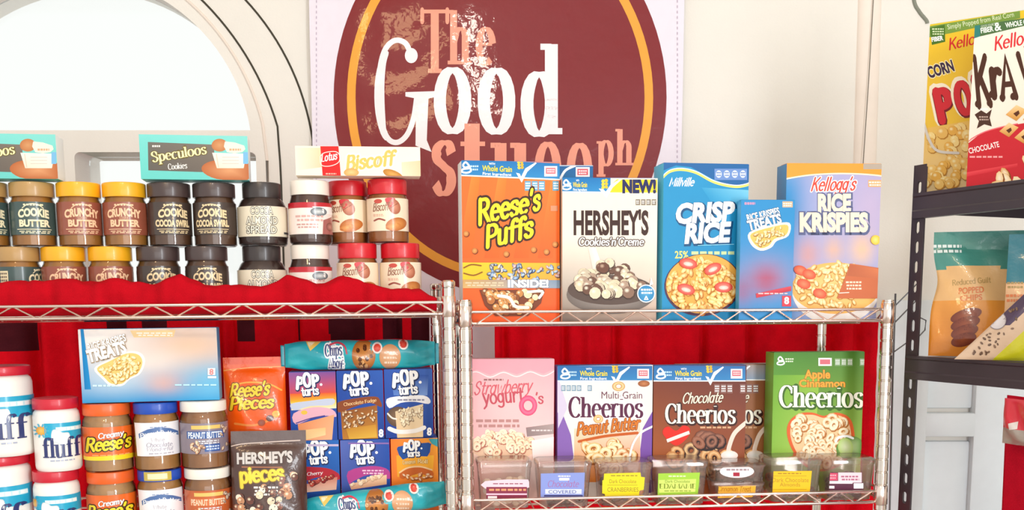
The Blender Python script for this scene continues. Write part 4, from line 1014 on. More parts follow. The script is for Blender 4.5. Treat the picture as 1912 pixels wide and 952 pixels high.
# ------------------------------------------------------------------ clear snack tubs at the front of the lower shelf
def frustum(w0, d0, w1, d1, h, r=.012, n=5):
    out = []
    for w, d, z in ((w0, d0, 0), (w1, d1, h)):
        pts = []
        for cx, cy, a in ((w/2-r, d/2-r, 0), (-w/2+r, d/2-r, 90), (-w/2+r, -d/2+r, 180), (w/2-r, -d/2+r, 270)): pts += [(x, y, z) for x, y in arc(cx, cy, r, r, a, a+90, n)]
        out.append(pts)
    return out
def skin(rings, m, name, par, col='#ffffff', capb=True, capt=False):
    b = MB().color(col); k = len(rings[0])
    for rg in rings: b.v += rg
    for j in range(len(rings)-1):
        for i in range(k): b.face([j*k+i, j*k+(i+1) % k, (j+1)*k+(i+1) % k, (j+1)*k+i])
    if capb: b.face(list(reversed(range(k))))
    if capt: b.face([(len(rings)-1)*k+i for i in range(k)])
    return b.build(name, m, par, smooth=50)
def tub(label, cx, px_w, pyt, pyb, nut, d=.028, z=0, n=64, h=None):
    zs = LO+.001; k = (RR.x(cx+50, 900, d)-RR.x(cx-50, 900, d))/100; w = px_w*k; h = (RR.z(cx, pyt, d-.03)-zs-z) if h is None else h; dp = w*.8
    M = on(RR, cx, (pyt+pyb)/2, d+.02, zs, z); o = thing('snack_tub', label, 'tub', M, 'clear snack tubs')
    w0 = w*.87; ht = h*.86
    skin(frustum(w0, dp*.8, w*.96, dp*.94, ht), PLASTIC, 'tub_body', o)
    rg = frustum(w*.98, dp*.97, w, dp, h*.1)
    skin([[(x, y, z_+ht-.001) for x, y, z_ in rg[0]], [(x, y, z_+ht) for x, y, z_ in rg[1]], [(x*.97, y*.97, h-.002) for x, y, z_ in rg[1]], [(x*.9, y*.88, h) for x, y, z_ in rg[1]]], PLASTIC, 'lid', o, capb=False, capt=True)
    rnd = random.Random(int(cx)); b = MB()
    for i in range(n):                          # the nuts and drops that fill it
        r = .0082*rnd.uniform(.8, 1.15); zz = .007+(ht*.72-.014)*(i/n); f = (w0+(w*.94-w0)*zz/ht)/2-.0115; g = dp*(.8+.14*zz/ht)/2-.009
        x, y = rnd.uniform(-f, f), rnd.uniform(-g, g*.2) if rnd.random() < .75 else rnd.uniform(-g, g)
        b.color(rnd.choice(nut)); m = len(b.v)
        b.lathe([(r*.3, -r*.9), (r*.85, -r*.45), (r, 0), (r*.8, r*.5), (r*.3, r*.9)], 8)
        ax = Matrix.Rotation(rnd.uniform(0, 3), 3, Vector((rnd.uniform(-1, 1), rnd.uniform(-1, 1), .2)).normalized())
        for q in range(m, len(b.v)): v = ax @ Vector((b.v[q][0]*1.25, b.v[q][1], b.v[q][2])); b.v[q] = (v.x+x, v.y+y, v.z+zz)
    c = b.build('contents', mat('chocolate_nuts', rough=.35, ink=True, var=.1), o, smooth=60); c['kind'] = 'stuff'
    y0, y1 = -dp*.8/2-.0004, -dp*.94/2-.0004
    P = lambda u, v, off: (u, y0+(y1-y0)*v/ht-off, v)
    cr = [proj(M @ Vector(P(sx*w*.44, zz, 0))) for sx, zz in ((-1, ht), (1, ht), (1, 0), (-1, 0))]
    A = Art.face(cr, w*.88, ht); A.on('label'); A.o = o
    A.done = lambda: A.build(o, GLOSS, lambda u, v, off: P(u-w*.44, v, off))
    return A
NUT1 = ['#6a3418', '#4a2412', '#8a4c24', '#c87838']; NUT2 = ['#f0dcc0', '#e8c8a0', '#d8a868', '#f6ead8']
A = tub('clear tub of pale yogurt pieces with a pink and maroon label', 940, 102, 863, 936, NUT2)
A.poly([(906, 898), (986, 895), (988, 906), (980, 912), (906, 912)], '#f6d4e0', 2); A.rect(908, 909, 984, 934, '#8a2848'); A.dash(912, 911, 982, 918, 1, '#f2a070', 3); A.rect(908, 921, 984, 924, '#f0c8dc'); A.rect(911, 926, 928, 931, '#fbf0f4'); A.dash(920, 901, 976, 905, 1, '#a86a80'); A.done()
A = tub('clear tub of chocolates with a lavender blue label', 1050, 102, 864, 934, NUT1)
A.poly([(1005, 884), (1092, 882), (1090, 927), (1008, 928)], '#8c9ce0'); A.on('lettering'); A.dash(1042, 887, 1065, 891, 1, '#ffffff'); A.rect(1044, 892, 1063, 897, '#e8ecfa'); A.T('Chocolate', 1022, 909, 12, 58, '#a86aa8', 'script', .1, slant=.2)
A.on('label'); A.rect(1018, 913, 1086, 922, '#dce2f6'); A.on('lettering'); A.T('COVERED', 1024, 921, 6, 52, '#5a68b0', 'sans', .01); A.rect(1016, 924, 1088, 927, '#3c3c78'); A.done()
A = tub('clear tub of dark chocolates with a bright yellow stepped label', 1162, 100, 866, 930, NUT1)
A.poly([(1128, 884), (1196, 882), (1197, 890), (1204, 891), (1202, 914), (1194, 916), (1193, 925), (1130, 926), (1129, 922), (1120, 921), (1119, 897), (1127, 896)], '#f2dc1c'); A.on('lettering'); A.dash(1140, 886, 1190, 890, 1, '#a8981c'); A.T('Dark Chocolate', 1138, 902, 7, 50, '#9a8418', 'sans', .0); A.T('CRANBERRIES', 1134, 918, 8, 58, '#9a8418', 'sans', .0); A.rect(1134, 905, 1190, 906, '#b8a018'); A.done()
A = tub('clear tub of green snacks with a lime label reading EDAMAME', 1264, 100, 862, 930, ['#7a8a34', '#5a3418', '#94a84c'])
A.poly([(1219, 884), (1307, 882), (1303, 922), (1222, 925)], '#a4d43c'); A.on('lettering'); A.quad([(1230, 896), (1300, 894), (1298, 918), (1231, 920)], ['#d0e86c', '#d0e86c', '#e0f07c', '#d8ec74'], 3); A.dash(1248, 887, 1282, 891, 1, '#eef8c8'); A.T('Dark Chocolate', 1242, 901, 5, 46, '#6a8018', 'sans', 0); A.T('EDAMAME', 1231, 912, 9, 68, '#7a8a1c', 'serif', .16); A.dash(1240, 915, 1290, 918, 1, '#8aa030'); A.done()
hb = .036
A = tub('small clear tub with an orange yellow label under another tub', 1372, 94, 890, 930, ['#a85c20', '#7a3c18', '#c87c34'], h=.041, n=22)
A.poly([(1330, 902), (1412, 899), (1410, 922), (1404, 928), (1336, 930), (1329, 918)], '#f2b434'); A.on('lettering'); A.T('Cinnamon Treat', 1340, 917, 9, 62, '#a8640c', 'script', .12, slant=.15); A.done()
A = tub('small clear tub with a white oval label atop another tub', 1372, 98, 862, 890, ['#5a3028', '#7a4438', '#3c201a'], z=.042, n=22, h=.036)
A.ell(1376, 880, 32, 12, '#f8f0f2', n=30); A.on('lettering'); A.dash(1356, 874, 1398, 880, 1, '#a89098'); A.rect(1369, 882, 1381, 889, '#b02440'); A.done()
A = tub('clear tub with a deep yellow almond label', 1474, 98, 858, 926, NUT1)
A.poly([(1431, 880), (1516, 879), (1512, 919), (1432, 921)], '#f8c40c'); A.on('lettering'); A.dash(1452, 882, 1496, 886, 1, '#b88a08'); A.rect(1440, 888, 1506, 889, '#c89808'); A.T('Dark Chocolate', 1442, 900, 8, 68, '#b88408', 'sans', 0); A.T('Almonds', 1456, 908, 7, 38, '#b88408', 'sans', 0); A.rect(1440, 913, 1506, 914, '#c89808'); A.done()
A = tub('clear tub with a pink, white and plum striped label', 1576, 92, 858, 922, ['#4a2430', '#6a3440', '#30181c'])
A.rect(1540, 882, 1610, 915, '#5a2440'); A.rect(1543, 883, 1564, 897, '#d84a6c'); A.dash(1545, 885, 1562, 895, 2, '#f2a8b8'); A.rect(1565, 882, 1609, 901, '#f6d8e0'); A.dash(1570, 887, 1604, 898, 2, '#b86a88'); A.rect(1540, 898, 1592, 903, '#f8e8ee'); A.rect(1541, 907, 1558, 912, '#f4ecf0'); A.rect(1594, 902, 1612, 912, '#f4f0f4'); A.done()

# ------------------------------------------------------------------ spread jars on the upper shelf of the left rack, two layers
JD = .106; LH = LR.hi+.014; JG = 'spread jars on the upper shelf'
def jar_M(px, py, z, d=JD, yaw=0, zs=None):
    # the yaw turns the label to the viewer's line of sight, plus a little
    b = R_ = LR; x = LR.x(px, py, d); P = LR.M @ Vector((x, d, 0)); return LR.M @ TRS(x, d, (LH if zs is None else zs)+z, math.degrees(math.atan2(-P.x, P.y))-8+yaw)
BODY = lambda r, yt, yb: [(r*.93, yb), (r, yb-3), (r, yb-8), (r, yt+16), (r*.97, yt+10), (r*.91, yt+5), (r*.9, yt)]
def cookie(lidc, labc, textc, words, cont='#a8702a', side='#e8d8b0'):
    J = Jar(LR, LH, JD, 62, 335, 459, (41.5, 27), BODY(41.5, 362, 459), (374, 437), lidc, cont, labc)
    A = J.A; A.on('lettering'); A.dash(45, 377, 80, 383, 1, textc, 4); A.stroke([(44, 386), (52, 380), (62, 378), (72, 380), (80, 386)], 1.6, textc, 3)
    w1 = words[0]; A.T(w1[0], w1[1], 401, 14, w1[2], textc, 'sans', .05, bend=-.28)
    if w1[3]: A.T(w1[3], 62-w1[4]/2, 407, 4.5, w1[4], textc, 'sans', .0)
    w2 = words[1]; A.T(w2[0], w2[1], 421, 12, w2[2], textc, 'sans', .05)
    A.rect(33, 426, 92, 427.2, textc); A.dash(36, 429, 90, 435, 2, textc)
    A.on('side_panel'); A.rect(-4, 382, 14, 432, side); A.dash(-2, 384, 12, 430, 7, '#6a5a4a'); A.rect(112, 384, 150, 434, side); A.dash(114, 388, 148, 430, 6, '#8a7a60')
    return J
JC = cookie('#b9925a', '#3f5250', '#f2e6c0', (('COOKIE', 36, 53, '', 0), ('BUTTER', 37, 53)))
JY = cookie('#f6b21c', '#96503c', '#f6c8a0', (('CRUNCHY', 32, 60, 'COOKIE', 16), ('BUTTER', 37, 52)))
JK = cookie('#4a3a38', '#43352f', '#ecd2a4', (('COOKIE', 36, 54, '&', 4), ('COCOA SWIRL', 31, 62)), '#5c3a22', '#d89a5c')
lab = {'JC': 'cookie butter jar with a gold lid', 'JY': 'crunchy cookie butter jar with a yellow lid', 'JK': 'cocoa cookie spread jar with a dark lid'}
H0 = JC.H
JC.make('spread_jar', 'gold lidded cookie butter jar of the upper layer, second along from the frame edge', jar_M(62, 395, H0), JG)
clone(JC.o, jar_M(-26, 395, H0, yaw=8), 'gold lidded cookie butter jar of the upper layer, cut by the frame edge', JG)
clone(JC.o, jar_M(36, 515, 0, yaw=62), 'gold lidded jar of the lower layer turned to its ivory side panel', JG)
JY.make('spread_jar', 'yellow lidded crunchy jar of the upper layer, next to the gold lids', jar_M(149, 395, H0, yaw=6), JG)
clone(JY.o, jar_M(234, 395, H0, yaw=-4), 'yellow lidded crunchy jar of the upper layer, next to the dark lids', JG)
clone(JY.o, jar_M(121, 515, 0, yaw=6), 'yellow lidded crunchy jar of the lower layer, beside the gold lid', JG)
clone(JY.o, jar_M(208, 515, 0, yaw=4), 'yellow lidded crunchy jar of the lower layer, beside a dark lid', JG)
JK.make('spread_jar', 'dark lidded cocoa jar of the upper layer, next to a yellow lid', jar_M(317, 395, H0, yaw=8), JG)
clone(JK.o, jar_M(401, 395, H0, yaw=-10), 'dark lidded cocoa jar of the upper layer, next to the black almond spread', JG)
clone(JK.o, jar_M(297, 515, 0, yaw=6), 'dark lidded cocoa jar of the lower layer, beside a yellow lid', JG)
clone(JK.o, jar_M(387, 515, 0), 'dark lidded cocoa jar of the lower layer, beside the almond spread', JG)
# broad shouldered almond spread
J = Jar(LR, LH, JD, 487, 345, 463, (36, 28), [(43, 463), (46, 459), (46.5, 450), (46.5, 402), (45, 390), (40, 379), (35, 374), (34.5, 372)], (391, 447), '#39302f', '#3c2620', '#e8dcc4', ridge=.02)
A = J.A; A.on('lettering')
for w, x, y, ww in (('COCOA', 466, 406, 40), ('ALMOND', 458, 424, 56), ('SPREAD', 458, 441, 54)): A.T(w, x, y, 13, ww, '#f2ead8', 'sans', .01, out=[('#2a2620', .11)])
A.on('side_panel'); A.rect(525, 438, 545, 442, '#3a3a40'); A.rect(545, 396, 560, 440, '#c8b08a')
HA = J.H
J.make('spread_jar', 'black lidded cocoa almond jar of the upper layer with broad shoulders', jar_M(490, 400, HA, .112), JG)
clone(J.o, jar_M(490, 515, 0, .112, yaw=2), 'black lidded cocoa almond jar of the lower layer', JG)
# hazelnut spread
J = Jar(LR, LH, JD, 578, 346, 464, (36.5, 26), [(36, 464), (39.5, 460), (40, 452), (40, 400), (39, 388), (36, 378), (35, 373)], (388, 446), '#f8ece0', '#4c2a1c', '#f4e4dc')
A = J.A; A.on('red_band'); A.rect(520, 388, 640, 398, '#c01828'); A.poly([(580, 396), (640, 394), (640, 410), (600, 408)], '#fbf4f0')
A.on('oval_badge'); A.ell(592, 405, 15, 8, '#5a6068', '#b8c0c4', n=22); A.ell(592, 405, 11, 5, '#8a9094', '#dce0e0', n=18)
A.on('lettering'); A.dash(550, 410, 600, 424, 2, '#d8a8a0'); A.dash(552, 426, 590, 436, 2, '#c89890'); A.poly([(600, 420), (616, 412), (622, 446), (598, 446)], '#a8605a'); A.ell(612, 432, 7, 8, '#7a3a34', '#c88a80')
HN = J.H
J.make('spread_jar', 'white lidded hazelnut jar of the upper layer with a red banded label', jar_M(579.5, 400, HN, .1, yaw=2), JG)
clone(J.o, jar_M(580, 515, 0, yaw=6), 'white lidded hazelnut jar of the lower layer with a red banded label', JG)
# red lidded biscuit spread
J = Jar(LR, LH, JD, 722, 344, 462, (36.5, 27), [(36, 462), (38.5, 459), (38.5, 450), (38.5, 388), (37.5, 380), (35, 374), (34.5, 371)], (380, 440), '#d01424', '#a8642c', '#f4e0c4')
A = J.A; A.on('biscuit_picture'); A.poly([(716, 381), (734, 381), (726, 396), (719, 392)], '#d02430', 3)
A.ell(732, 396, 11, 14, '#a85a3c', '#d89070', rot=-20); A.stroke([(722, 400), (738, 390)], 1, '#8a4028'); A.ell(735, 428, 20, 12, '#b86428', '#e09a50', rot=-14); A.ell(729, 432, 14, 6, '#c87830', '#eaa860', rot=-14)
A.on('lettering'); A.ell(703, 386, 7, 4, '#c84a3c'); A.T('Biscoff', 694, 404, 14, 28, '#8a4a30', 'script', .13, slant=.2, rot=4); A.stroke([(696, 421), (704, 418), (714, 421)], 3, '#9a4a3c', 4); A.dash(694, 409, 712, 414, 2, '#e0a890')
HB = J.H
J.make('spread_jar', 'red lidded biscuit spread jar of the upper layer, in front of the banner disc', jar_M(724, 400, HB, .116, yaw=4), JG)
clone(J.o, jar_M(650, 400, HB, .149, yaw=-14), 'red lidded biscuit spread jar of the upper layer, beside the white lid', JG)
clone(J.o, jar_M(668, 515, 0, yaw=2), 'red lidded biscuit spread jar of the lower layer, beside the white lid', JG)
clone(J.o, jar_M(748, 515, 0, yaw=10), 'red lidded biscuit spread jar of the lower layer, at the end by the post', JG)

# biscuit boxes lying on the jar lids
def speculoos(label, x0, x1, yt, dx):
    z = LH-LR.hi+2*max(H0, HA)+.0008
    A = carton('biscuit_box', label, 'box', LR, LR.hi, x0, x1, yt, .065, .055, ('#4fc0b8', '#3aa8a4', '#f2f6f4', '#6ad0c8'), 'teal biscuit boxes', z=z, pymid=295, yaw=2, flap=False)
    full(A, ['#7ad4ce', '#84d6ce', '#70ccc6', '#66c8c0']); A.on('dark_panel'); A.quad([(276+dx, 265), (400+dx, 270), (400+dx, 322), (277+dx, 318)], ['#6e6a64', '#7c7268', '#6e645c', '#625c56'], 4)
    A.on('biscuit_picture'); A.ell(430+dx, 318, 54, 20, '#b8683c', '#d89a6c', rot=4, n=28); A.quad([(396+dx, 285), (460+dx, 287), (455+dx, 314), (405+dx, 314)], ['#f4e8dc', '#fbf2e8', '#f6e6d4', '#f0dcc8'], 3); A.stroke([(404+dx, 288), (408+dx, 312)], 1.5, '#d8c4b0')
    for q in range(3): A.rect(415+dx, 293+6*q, 446+dx, 294+6*q, '#d0c0b4')
    A.ell(410+dx, 271, 15, 12, '#c07848', '#d09868', n=20); A.poly([(420+dx, 264), (456+dx, 272), (452+dx, 284), (424+dx, 284)], '#f2e4d6', 2); A.dash(428+dx, 276, 450+dx, 283, 1, '#d8a880')
    A.on('blue_tag'); A.rect(454+dx, 284, 463+dx, 306, '#7ab8e0')
    A.on('lettering'); A.dash(284+dx, 270, 299+dx, 276, 1, '#f2ece4'); A.T('Speculoos', 284+dx, 303, 19, 104, '#f8eeb4', 'serif', .17, rot=9, out=[('#6a5c28', .12)]); A.T('Cookies', 314+dx, 317, 11, 36, '#f4f0ea', 'serif', .16, rot=5); A.done()
speculoos('teal speculoos biscuit box lying across the dark jar lids', 262, 463, 253, 0)
speculoos('teal speculoos biscuit box on the gold jar lids, cut by the frame edge', -96, 105, 250, -358)
A = carton('biscuit_pack', 'cream caramelised biscuit pack with a red stripe, on the red jar lids', 'pack', LR, LR.hi, 552, 785, 274, .06, .05, ('#f6e4c8', '#fdf8f0', '#f4dcc0', '#f8ecd8'), z=LH-LR.hi+2*max(HB, HN)+.001, pymid=310, flap=False)
full(A, ['#f6e8d4', '#f8ead8', '#f8ecdc', '#f4e4d4']); A.quad([(552, 276), (600, 276), (602, 312), (554, 318)], ['#f2e0d0', '#f0d4a8', '#e8c8a0', '#f0e0d4'], 4)
A.on('red_stripe'); A.poly([(598, 273), (632, 273), (637, 348), (603, 348)], '#d81c1c'); A.stroke([(598, 292), (606, 285), (626, 283), (634, 290), (632, 303), (616, 310), (600, 308), (598, 292)], 1.4, '#fbe4dc', 4)
A.on('lettering'); A.T('Lotus', 600, 302, 14, 30, '#ffffff', 'script', .16, slant=.25, rot=10); A.dash(608, 322, 628, 332, 2, '#f4a898')
A.T('Biscoff', 646, 318, 26, 94, '#f0c264', 'script', .2, slant=.22, rot=7, out=[('#d89c3c', .1), ('#fbf2e0', .3)])
A.on('biscuit_picture'); A.ell(734, 326, 20, 8, '#b87828', '#e0a858', rot=22); A.ell(656, 322, 14, 8, '#e0a058', '#f0c888'); A.quad([(750, 303), (785, 300), (786, 346), (752, 346)], ['#f0d8b8', '#eac8a0', '#f0cca8', '#f6e4cc'], 3); A.done()

# ------------------------------------------------------------------ the lower shelf of the left rack
LL = LR.lo+.0006; FD = .075; PG = 'peanut butter jars on the lower shelf'; FG = 'marshmallow spread jars'
def fluff(cx, yt, yb, r, d, lid):
    J = Jar(LR, LL, d, cx, yt, yb, (r*.98, lid), [(r*.92, yb), (r*.98, yb-4), (r, yb-10), (r, yt+lid+16), (r*.96, yt+lid+8), (r*.86, yt+lid+2), (r*.84, yt+lid)], (yt+lid+20, yb-22), '#cf1c34', '#f6f2ec', '', milky=True)
    A = J.A; h = yb-yt; Y = lambda f: yt+h*f; X = lambda f: cx+r*f
    A.on('cyan_band'); A.rect(X(-.55), Y(.33), X(1.35), Y(.56), '#18a8d0'); A.on('band_lettering'); A.rect(X(-.1), Y(.385), X(.98), Y(.44), '#c8f0f6'); A.dash(X(-.1), Y(.38), X(.98), Y(.45), 1, '#f4fcfc')
    A.on('sun_badge'); A.ell(X(-.68), Y(.43), r*.2, r*.2, '#e89c28', '#f8c860')
    for q in range(10): a = q*.628; A.stroke([(X(-.68)+r*.2*math.cos(a), Y(.43)+r*.2*math.sin(a)), (X(-.68)+r*.3*math.cos(a), Y(.43)+r*.3*math.sin(a))], r*.06, '#4ab0d0')
    A.on('cloud_picture'); A.poly([(X(-.3), Y(.5)), (X(-.22), Y(.42)), (X(.0), Y(.42)), (X(.15), Y(.46)), (X(.42), Y(.47)), (X(.46), Y(.56)), (X(.34), Y(.64)), (X(.1), Y(.64)), (X(-.1), Y(.6)), (X(-.26), Y(.57))], '#cfd8dc', 4); A.poly([(X(-.28), Y(.5)), (X(-.2), Y(.43)), (X(.0), Y(.43)), (X(.15), Y(.47)), (X(.4), Y(.48)), (X(.43), Y(.55)), (X(.3), Y(.62)), (X(.1), Y(.62)), (X(-.1), Y(.58)), (X(-.24), Y(.56))], '#fbfbfa', 4)
    A.on('lettering'); A.T('fluff', X(-.66), Y(.8), h*.27, r*1.62, '#26306c', 'serif', .17)
    A.dash(X(-.4), Y(.83), X(.6), Y(.86), 1, '#a8b0c8')
    return J
J = fluff(6, 650, 826, 58, .066, 17); HF = J.H
J.make('marshmallow_jar', 'large red lidded marshmallow jar of the upper layer, at the frame edge', jar_M(2, 740, HF, .066, -14, LL), FG)
clone(J.o, jar_M(2, 920, 0, .066, -22, LL), 'large red lidded marshmallow jar of the lower layer, at the frame edge', FG)
J = fluff(108, 715, 857, 43, .057, 20); HS = J.H
J.make('marshmallow_jar', 'small red lidded marshmallow jar of the upper layer, beside the large ones', jar_M(105.5, 785, HS, .057, 3, LL), FG)
clone(J.o, jar_M(107, 930, 0, .057, -24, LL), 'small red lidded marshmallow jar of the lower layer, beside the large ones', FG)
# creamy peanut butter
J = Jar(LR, LL, FD, 201, 730, 862, (44, 22), BODY(46, 752, 862), (774, 836), '#ee6420', '#b88a54', '#ef6a1e')
A = J.A; A.on('yellow_band'); A.poly(spl([(130, 828), (160, 831), (200, 829), (240, 829), (270, 832), (270, 838), (130, 838)], 1), '#f8d820')
A.on('lettering'); A.T('Creamy', 182, 796, 10, 46, '#ffffff', 'script', .18, slant=.2, rot=6, out=[('#8a3008', .1)]); A.T("Reese's", 160, 820, 24, 80, '#f6dc28', 'script', .2, slant=.22, rot=4, out=[('#3a2008', .18)]); A.on('yellow_band'); A.dash(170, 826, 236, 830, 1, '#f8a860')
HR = J.H
J.make('peanut_butter_jar', 'orange lidded creamy peanut butter jar of the upper layer', jar_M(201, 800, HR, FD, 2, LL), PG)
clone(J.o, jar_M(209, 930, 0, FD, -8, LL), 'orange lidded creamy peanut butter jar of the lower layer', PG)
# white labelled nut butter, blue lid
def nut(lidc):
    J = Jar(LR, LL, FD, 289, 728, 858, (41, 20), BODY(43, 748, 858), (764, 828), lidc, '#b07c40', '')
    A = J.A; A.on('label'); A.poly([(250, 765), (329, 764), (331, 828), (252, 829)], '#f4f0f4'); A.on('lettering'); A.poly(spl([(256, 786), (272, 777), (292, 773), (312, 777), (327, 785), (327, 793), (311, 785), (292, 782), (272, 786), (257, 795)], 1), '#5070a8')
    A.T('Peanut Butter', 259, 788, 8, 66, '#f6f6fa', 'script', .16, bend=-.7); A.dash(276, 772, 306, 775, 1, '#8098c0')
    A.T('White', 277, 801, 7, 24, '#b0a8b4', 'script', .1); A.T('Chocolate', 268, 811, 8, 46, '#9a94a8', 'script', .1, slant=.2); A.T('Wonderful', 268, 819, 7, 46, '#a8a2b4', 'script', .1, slant=.2); A.dash(272, 822, 316, 826, 1, '#b8b4c0')
    return J
J = nut('#1c4cb8'); HW = J.H; J.make('nut_butter_jar', 'blue lidded white chocolate peanut butter jar of the upper layer', jar_M(292, 795, HW, FD, 2, LL), PG)
J = nut('#1c4cb8'); J.A.on('lid_wrap'); 
J.make('nut_butter_jar', 'white chocolate peanut butter jar of the lower layer with a yellow wrapped blue lid', jar_M(300.5, 930, 0, FD, -3, LL), PG)
rl = 41*J.k; MB().color('#c8b048').grid(16, 1, lambda u, v: ((rl+.0006)*math.sin(-.7+1.3*u), -(rl+.0006)*math.cos(-.7+1.3*u), J.zy(747)+(J.zy(730)-J.zy(747))*v)).build('lid_wrap', GLOSS, J.o, smooth=60)
MB().color('#ece4b8').grid(16, 1, lambda u, v: ((rl+.0009)*math.sin(-.5+.9*u), -(rl+.0009)*math.cos(-.5+.9*u), J.zy(744)+(J.zy(733)-J.zy(744))*v)).build('lid_lettering', GLOSS, J.o, smooth=60)
def dark_nut(labc, boxc, tc):
    J = Jar(LR, LL, FD, 378, 727, 856, (43, 19), BODY(44, 746, 856), (768, 826), '#fbf2e6', '#9a6636', labc)
    A = J.A; A.on('gold_strip'); A.rect(354, 772, 406, 779, '#e8c46a'); A.on('lettering')
    A.rect(346, 783, 412, 797, boxc); A.T('PEANUT BUTTER', 348, 796, 11, 62, tc, 'sans', .03); A.dash(362, 800, 402, 808, 2, '#e0e4ee'); A.rect(376, 808, 404, 822, boxc); A.dash(378, 810, 402, 820, 2, '#c8d8f4')
    A.on('nut_picture'); A.bits([(348, 802), (372, 806), (372, 824), (350, 824)], 10, 5, ['#d8a078', '#c08058', '#e8c0a0'], 'grain', 3, '#6a4434'); A.bits([(406, 770), (418, 772), (418, 822), (406, 820)], 10, 4.5, ['#c89880', '#b08070'], 'grain', 4, '#6a4a44')
    return J
J = dark_nut('#8a7c88', '#2c559c', '#e4ecf6'); HD = J.H; J.make('nut_butter_jar', 'white lidded dark chocolate nut butter jar with a blue and grey label', jar_M(381, 795, HD, FD, 2, LL), PG)
J = dark_nut('#c8602c', '#d87038', '#f4d8b8'); J.make('nut_butter_jar', 'white lidded nut butter jar with an orange brown label', jar_M(389.5, 930, 0, FD, -2, LL), PG)
# big treats box across the lids
A = carton('snack_carton', 'wide blue marshmallow treats box lying across the peanut butter lids', 'carton', LR, LR.lo, 150, 406, 614, .05, .05, ('#2a98cc', '#1878b4', '#4aa0d0', '#3aa4d4'), 'treats boxes', z=.0006+2*max(HR, HW, HD)+.0006, roll=0, pymid=670, yaw=2)
A.on('printed_panel'); A.field(A.cr, wash(('#d8d0d0', '#1890cc'), (.2, .2, .28, .35, '#f6efe8', .95), (.8, .25, .35, .3, '#ecc09a', .8), (.5, .45, .25, .2, '#f0e0d4', .7), (.6, .75, .14, .14, '#e4a894', .75), (.95, .75, .2, .25, '#6cc0e4', .7), (.25, .7, .25, .2, '#c8dce8', .6)), 20); A.quad([(150, 613), (156, 614), (170, 727), (158, 727)], ['#1c80c0', '#2088c4', '#1c8ccc', '#1478b8'], 3)
A.on('offer_lettering'); A.poly([(243, 617), (328, 616), (324, 629), (250, 630)], '#f0cf98'); A.T('SPECIAL OFFER', 256, 628, 8, 64, '#fbf4e8', 'sans', .02) if 0 else A.dash(254, 620, 322, 628, 2, '#fdf6ea')
A.on('treat_picture'); tp = [(181, 688), (205, 674), (236, 660), (258, 662), (266, 676), (258, 696), (240, 706), (228, 716), (208, 716), (196, 706)]
A.poly([(224+(x-224)*1.12, 688+(y-688)*1.14) for x, y in tp], '#fdf8ec', 4); A.poly(tp, '#f2cc78', 4); A.bits([(224+(x-224)*.86, 688+(y-688)*.84) for x, y in tp], 90, 5, ['#f8dc94', '#f0c468', '#fbe8b4', '#eab458'], 'grain', 6, '#b8842c', '#fff4d4')
A.on('lettering'); A.T('RICE KRISPIES', 165, 655, 13, 74, '#ffffff', 'sans', .03, rot=15, out=[('#a8947c', .1, .6, .8)]); A.T('TREATS', 166, 676, 21, 74, '#ffffff', 'sans', .05, rot=15, out=[('#a8947c', .1, .6, .8)])
A.dash(173, 717, 220, 723, 1, '#d0f0f8'); A.dash(326, 716, 405, 721, 1, '#bce8f4'); A.on('count_mark'); A.rect(388, 687, 402, 700, '#fbf4f4'); A.T('8', 391, 699, 10, 8, '#d88a8a', 'sans', .04); A.rect(388, 702, 404, 706, '#f4f4f4'); A.done()

# toaster pastry cartons, two layers of three
PT = 'toaster pastry cartons'; PD = .135
def pop_logo(A, x, y, s, rot=2):                # x, y baseline start of the upper word, s its height
    o = [('#1a2a5c', .16, .8, 1.2)]
    A.on('lettering')
    for ch, dx, dy, sc in (('P', 0, 0, 1.0), ('O', .72, -.16, 1.16), ('P', 1.62, -.2, .98)):
        A.T(ch, x+dx*s, y+dy*s+s*.16, s*sc*1.08, s*.84*(1.1 if ch == 'O' else .92), '#ffffff', 'script', .32, rot=rot+(-6 if dx == 0 else 4), out=o)
    A.ell(x+s*2.5, y-s*.22, s*.13, s*.13, '#ffffff')
    A.T('tarts', x+s*.58, y+s*.9, s*.8, s*1.75, '#ffffff', 'script', .22, rot=rot+4, out=o)
def pastry(label, x0, x1, yt, d, zz, base, d2=0, yb=None):
    cols = ('#1f4aa0', '#183c88', '#16347c', '#2a5ab0')
    return carton('pastry_carton', label, 'carton', LR, LR.lo, x0, x1, yt, d, .07, cols, PT, z=zz, pymid=yt+50)
def scoop(A, pts, c1, c2):                      # pastry corner with its bite of filling
    A.on('pastry_picture'); q = len(pts)
    A.quad(pts, [c1, c2, c2, c1], 6)
HB0 = LR.z(600, 823, PD)-LR.lo; HB1 = HB0
# lower three
A = pastry('blue toaster pastry carton with a cherry red filling, below the sunset one', 548, 634, 823, PD, 0, 0); full(A, ['#1c5cb4', '#2a6cc0', '#153c8c', '#183e90'])
A.on('filling_ribbon'); A.poly([(555, 874), (590, 872), (618, 876), (636, 888), (630, 896), (600, 890), (570, 898), (556, 902)], '#b82434', 3); A.on('pastry_picture'); A.quad([(562, 906), (630, 890), (628, 914), (562, 920)], ['#d88c78', '#c87864', '#f0c0a8', '#f4ccb4'], 4); A.bits([(563, 903), (628, 886), (628, 892), (565, 910)], 20, 4, ['#a83028', '#c85040', '#8a2420'], 'ball', 3, '#5a1410')
pop_logo(A, 566, 849, 20); A.on('flavour_lettering'); A.T('Cherry', 573, 888, 6, 30, '#fbe8e8', 'script', .14, slant=.15, rot=6); A.rect(575, 829, 632, 833, '#c8b8d8'); A.done()
A = pastry('blue toaster pastry carton with a magenta berry ribbon', 636.5, 728, 821.5, PD, 0, 0); full(A, ['#5a6cb8', '#2450a8', '#143c90', '#163a8c'])
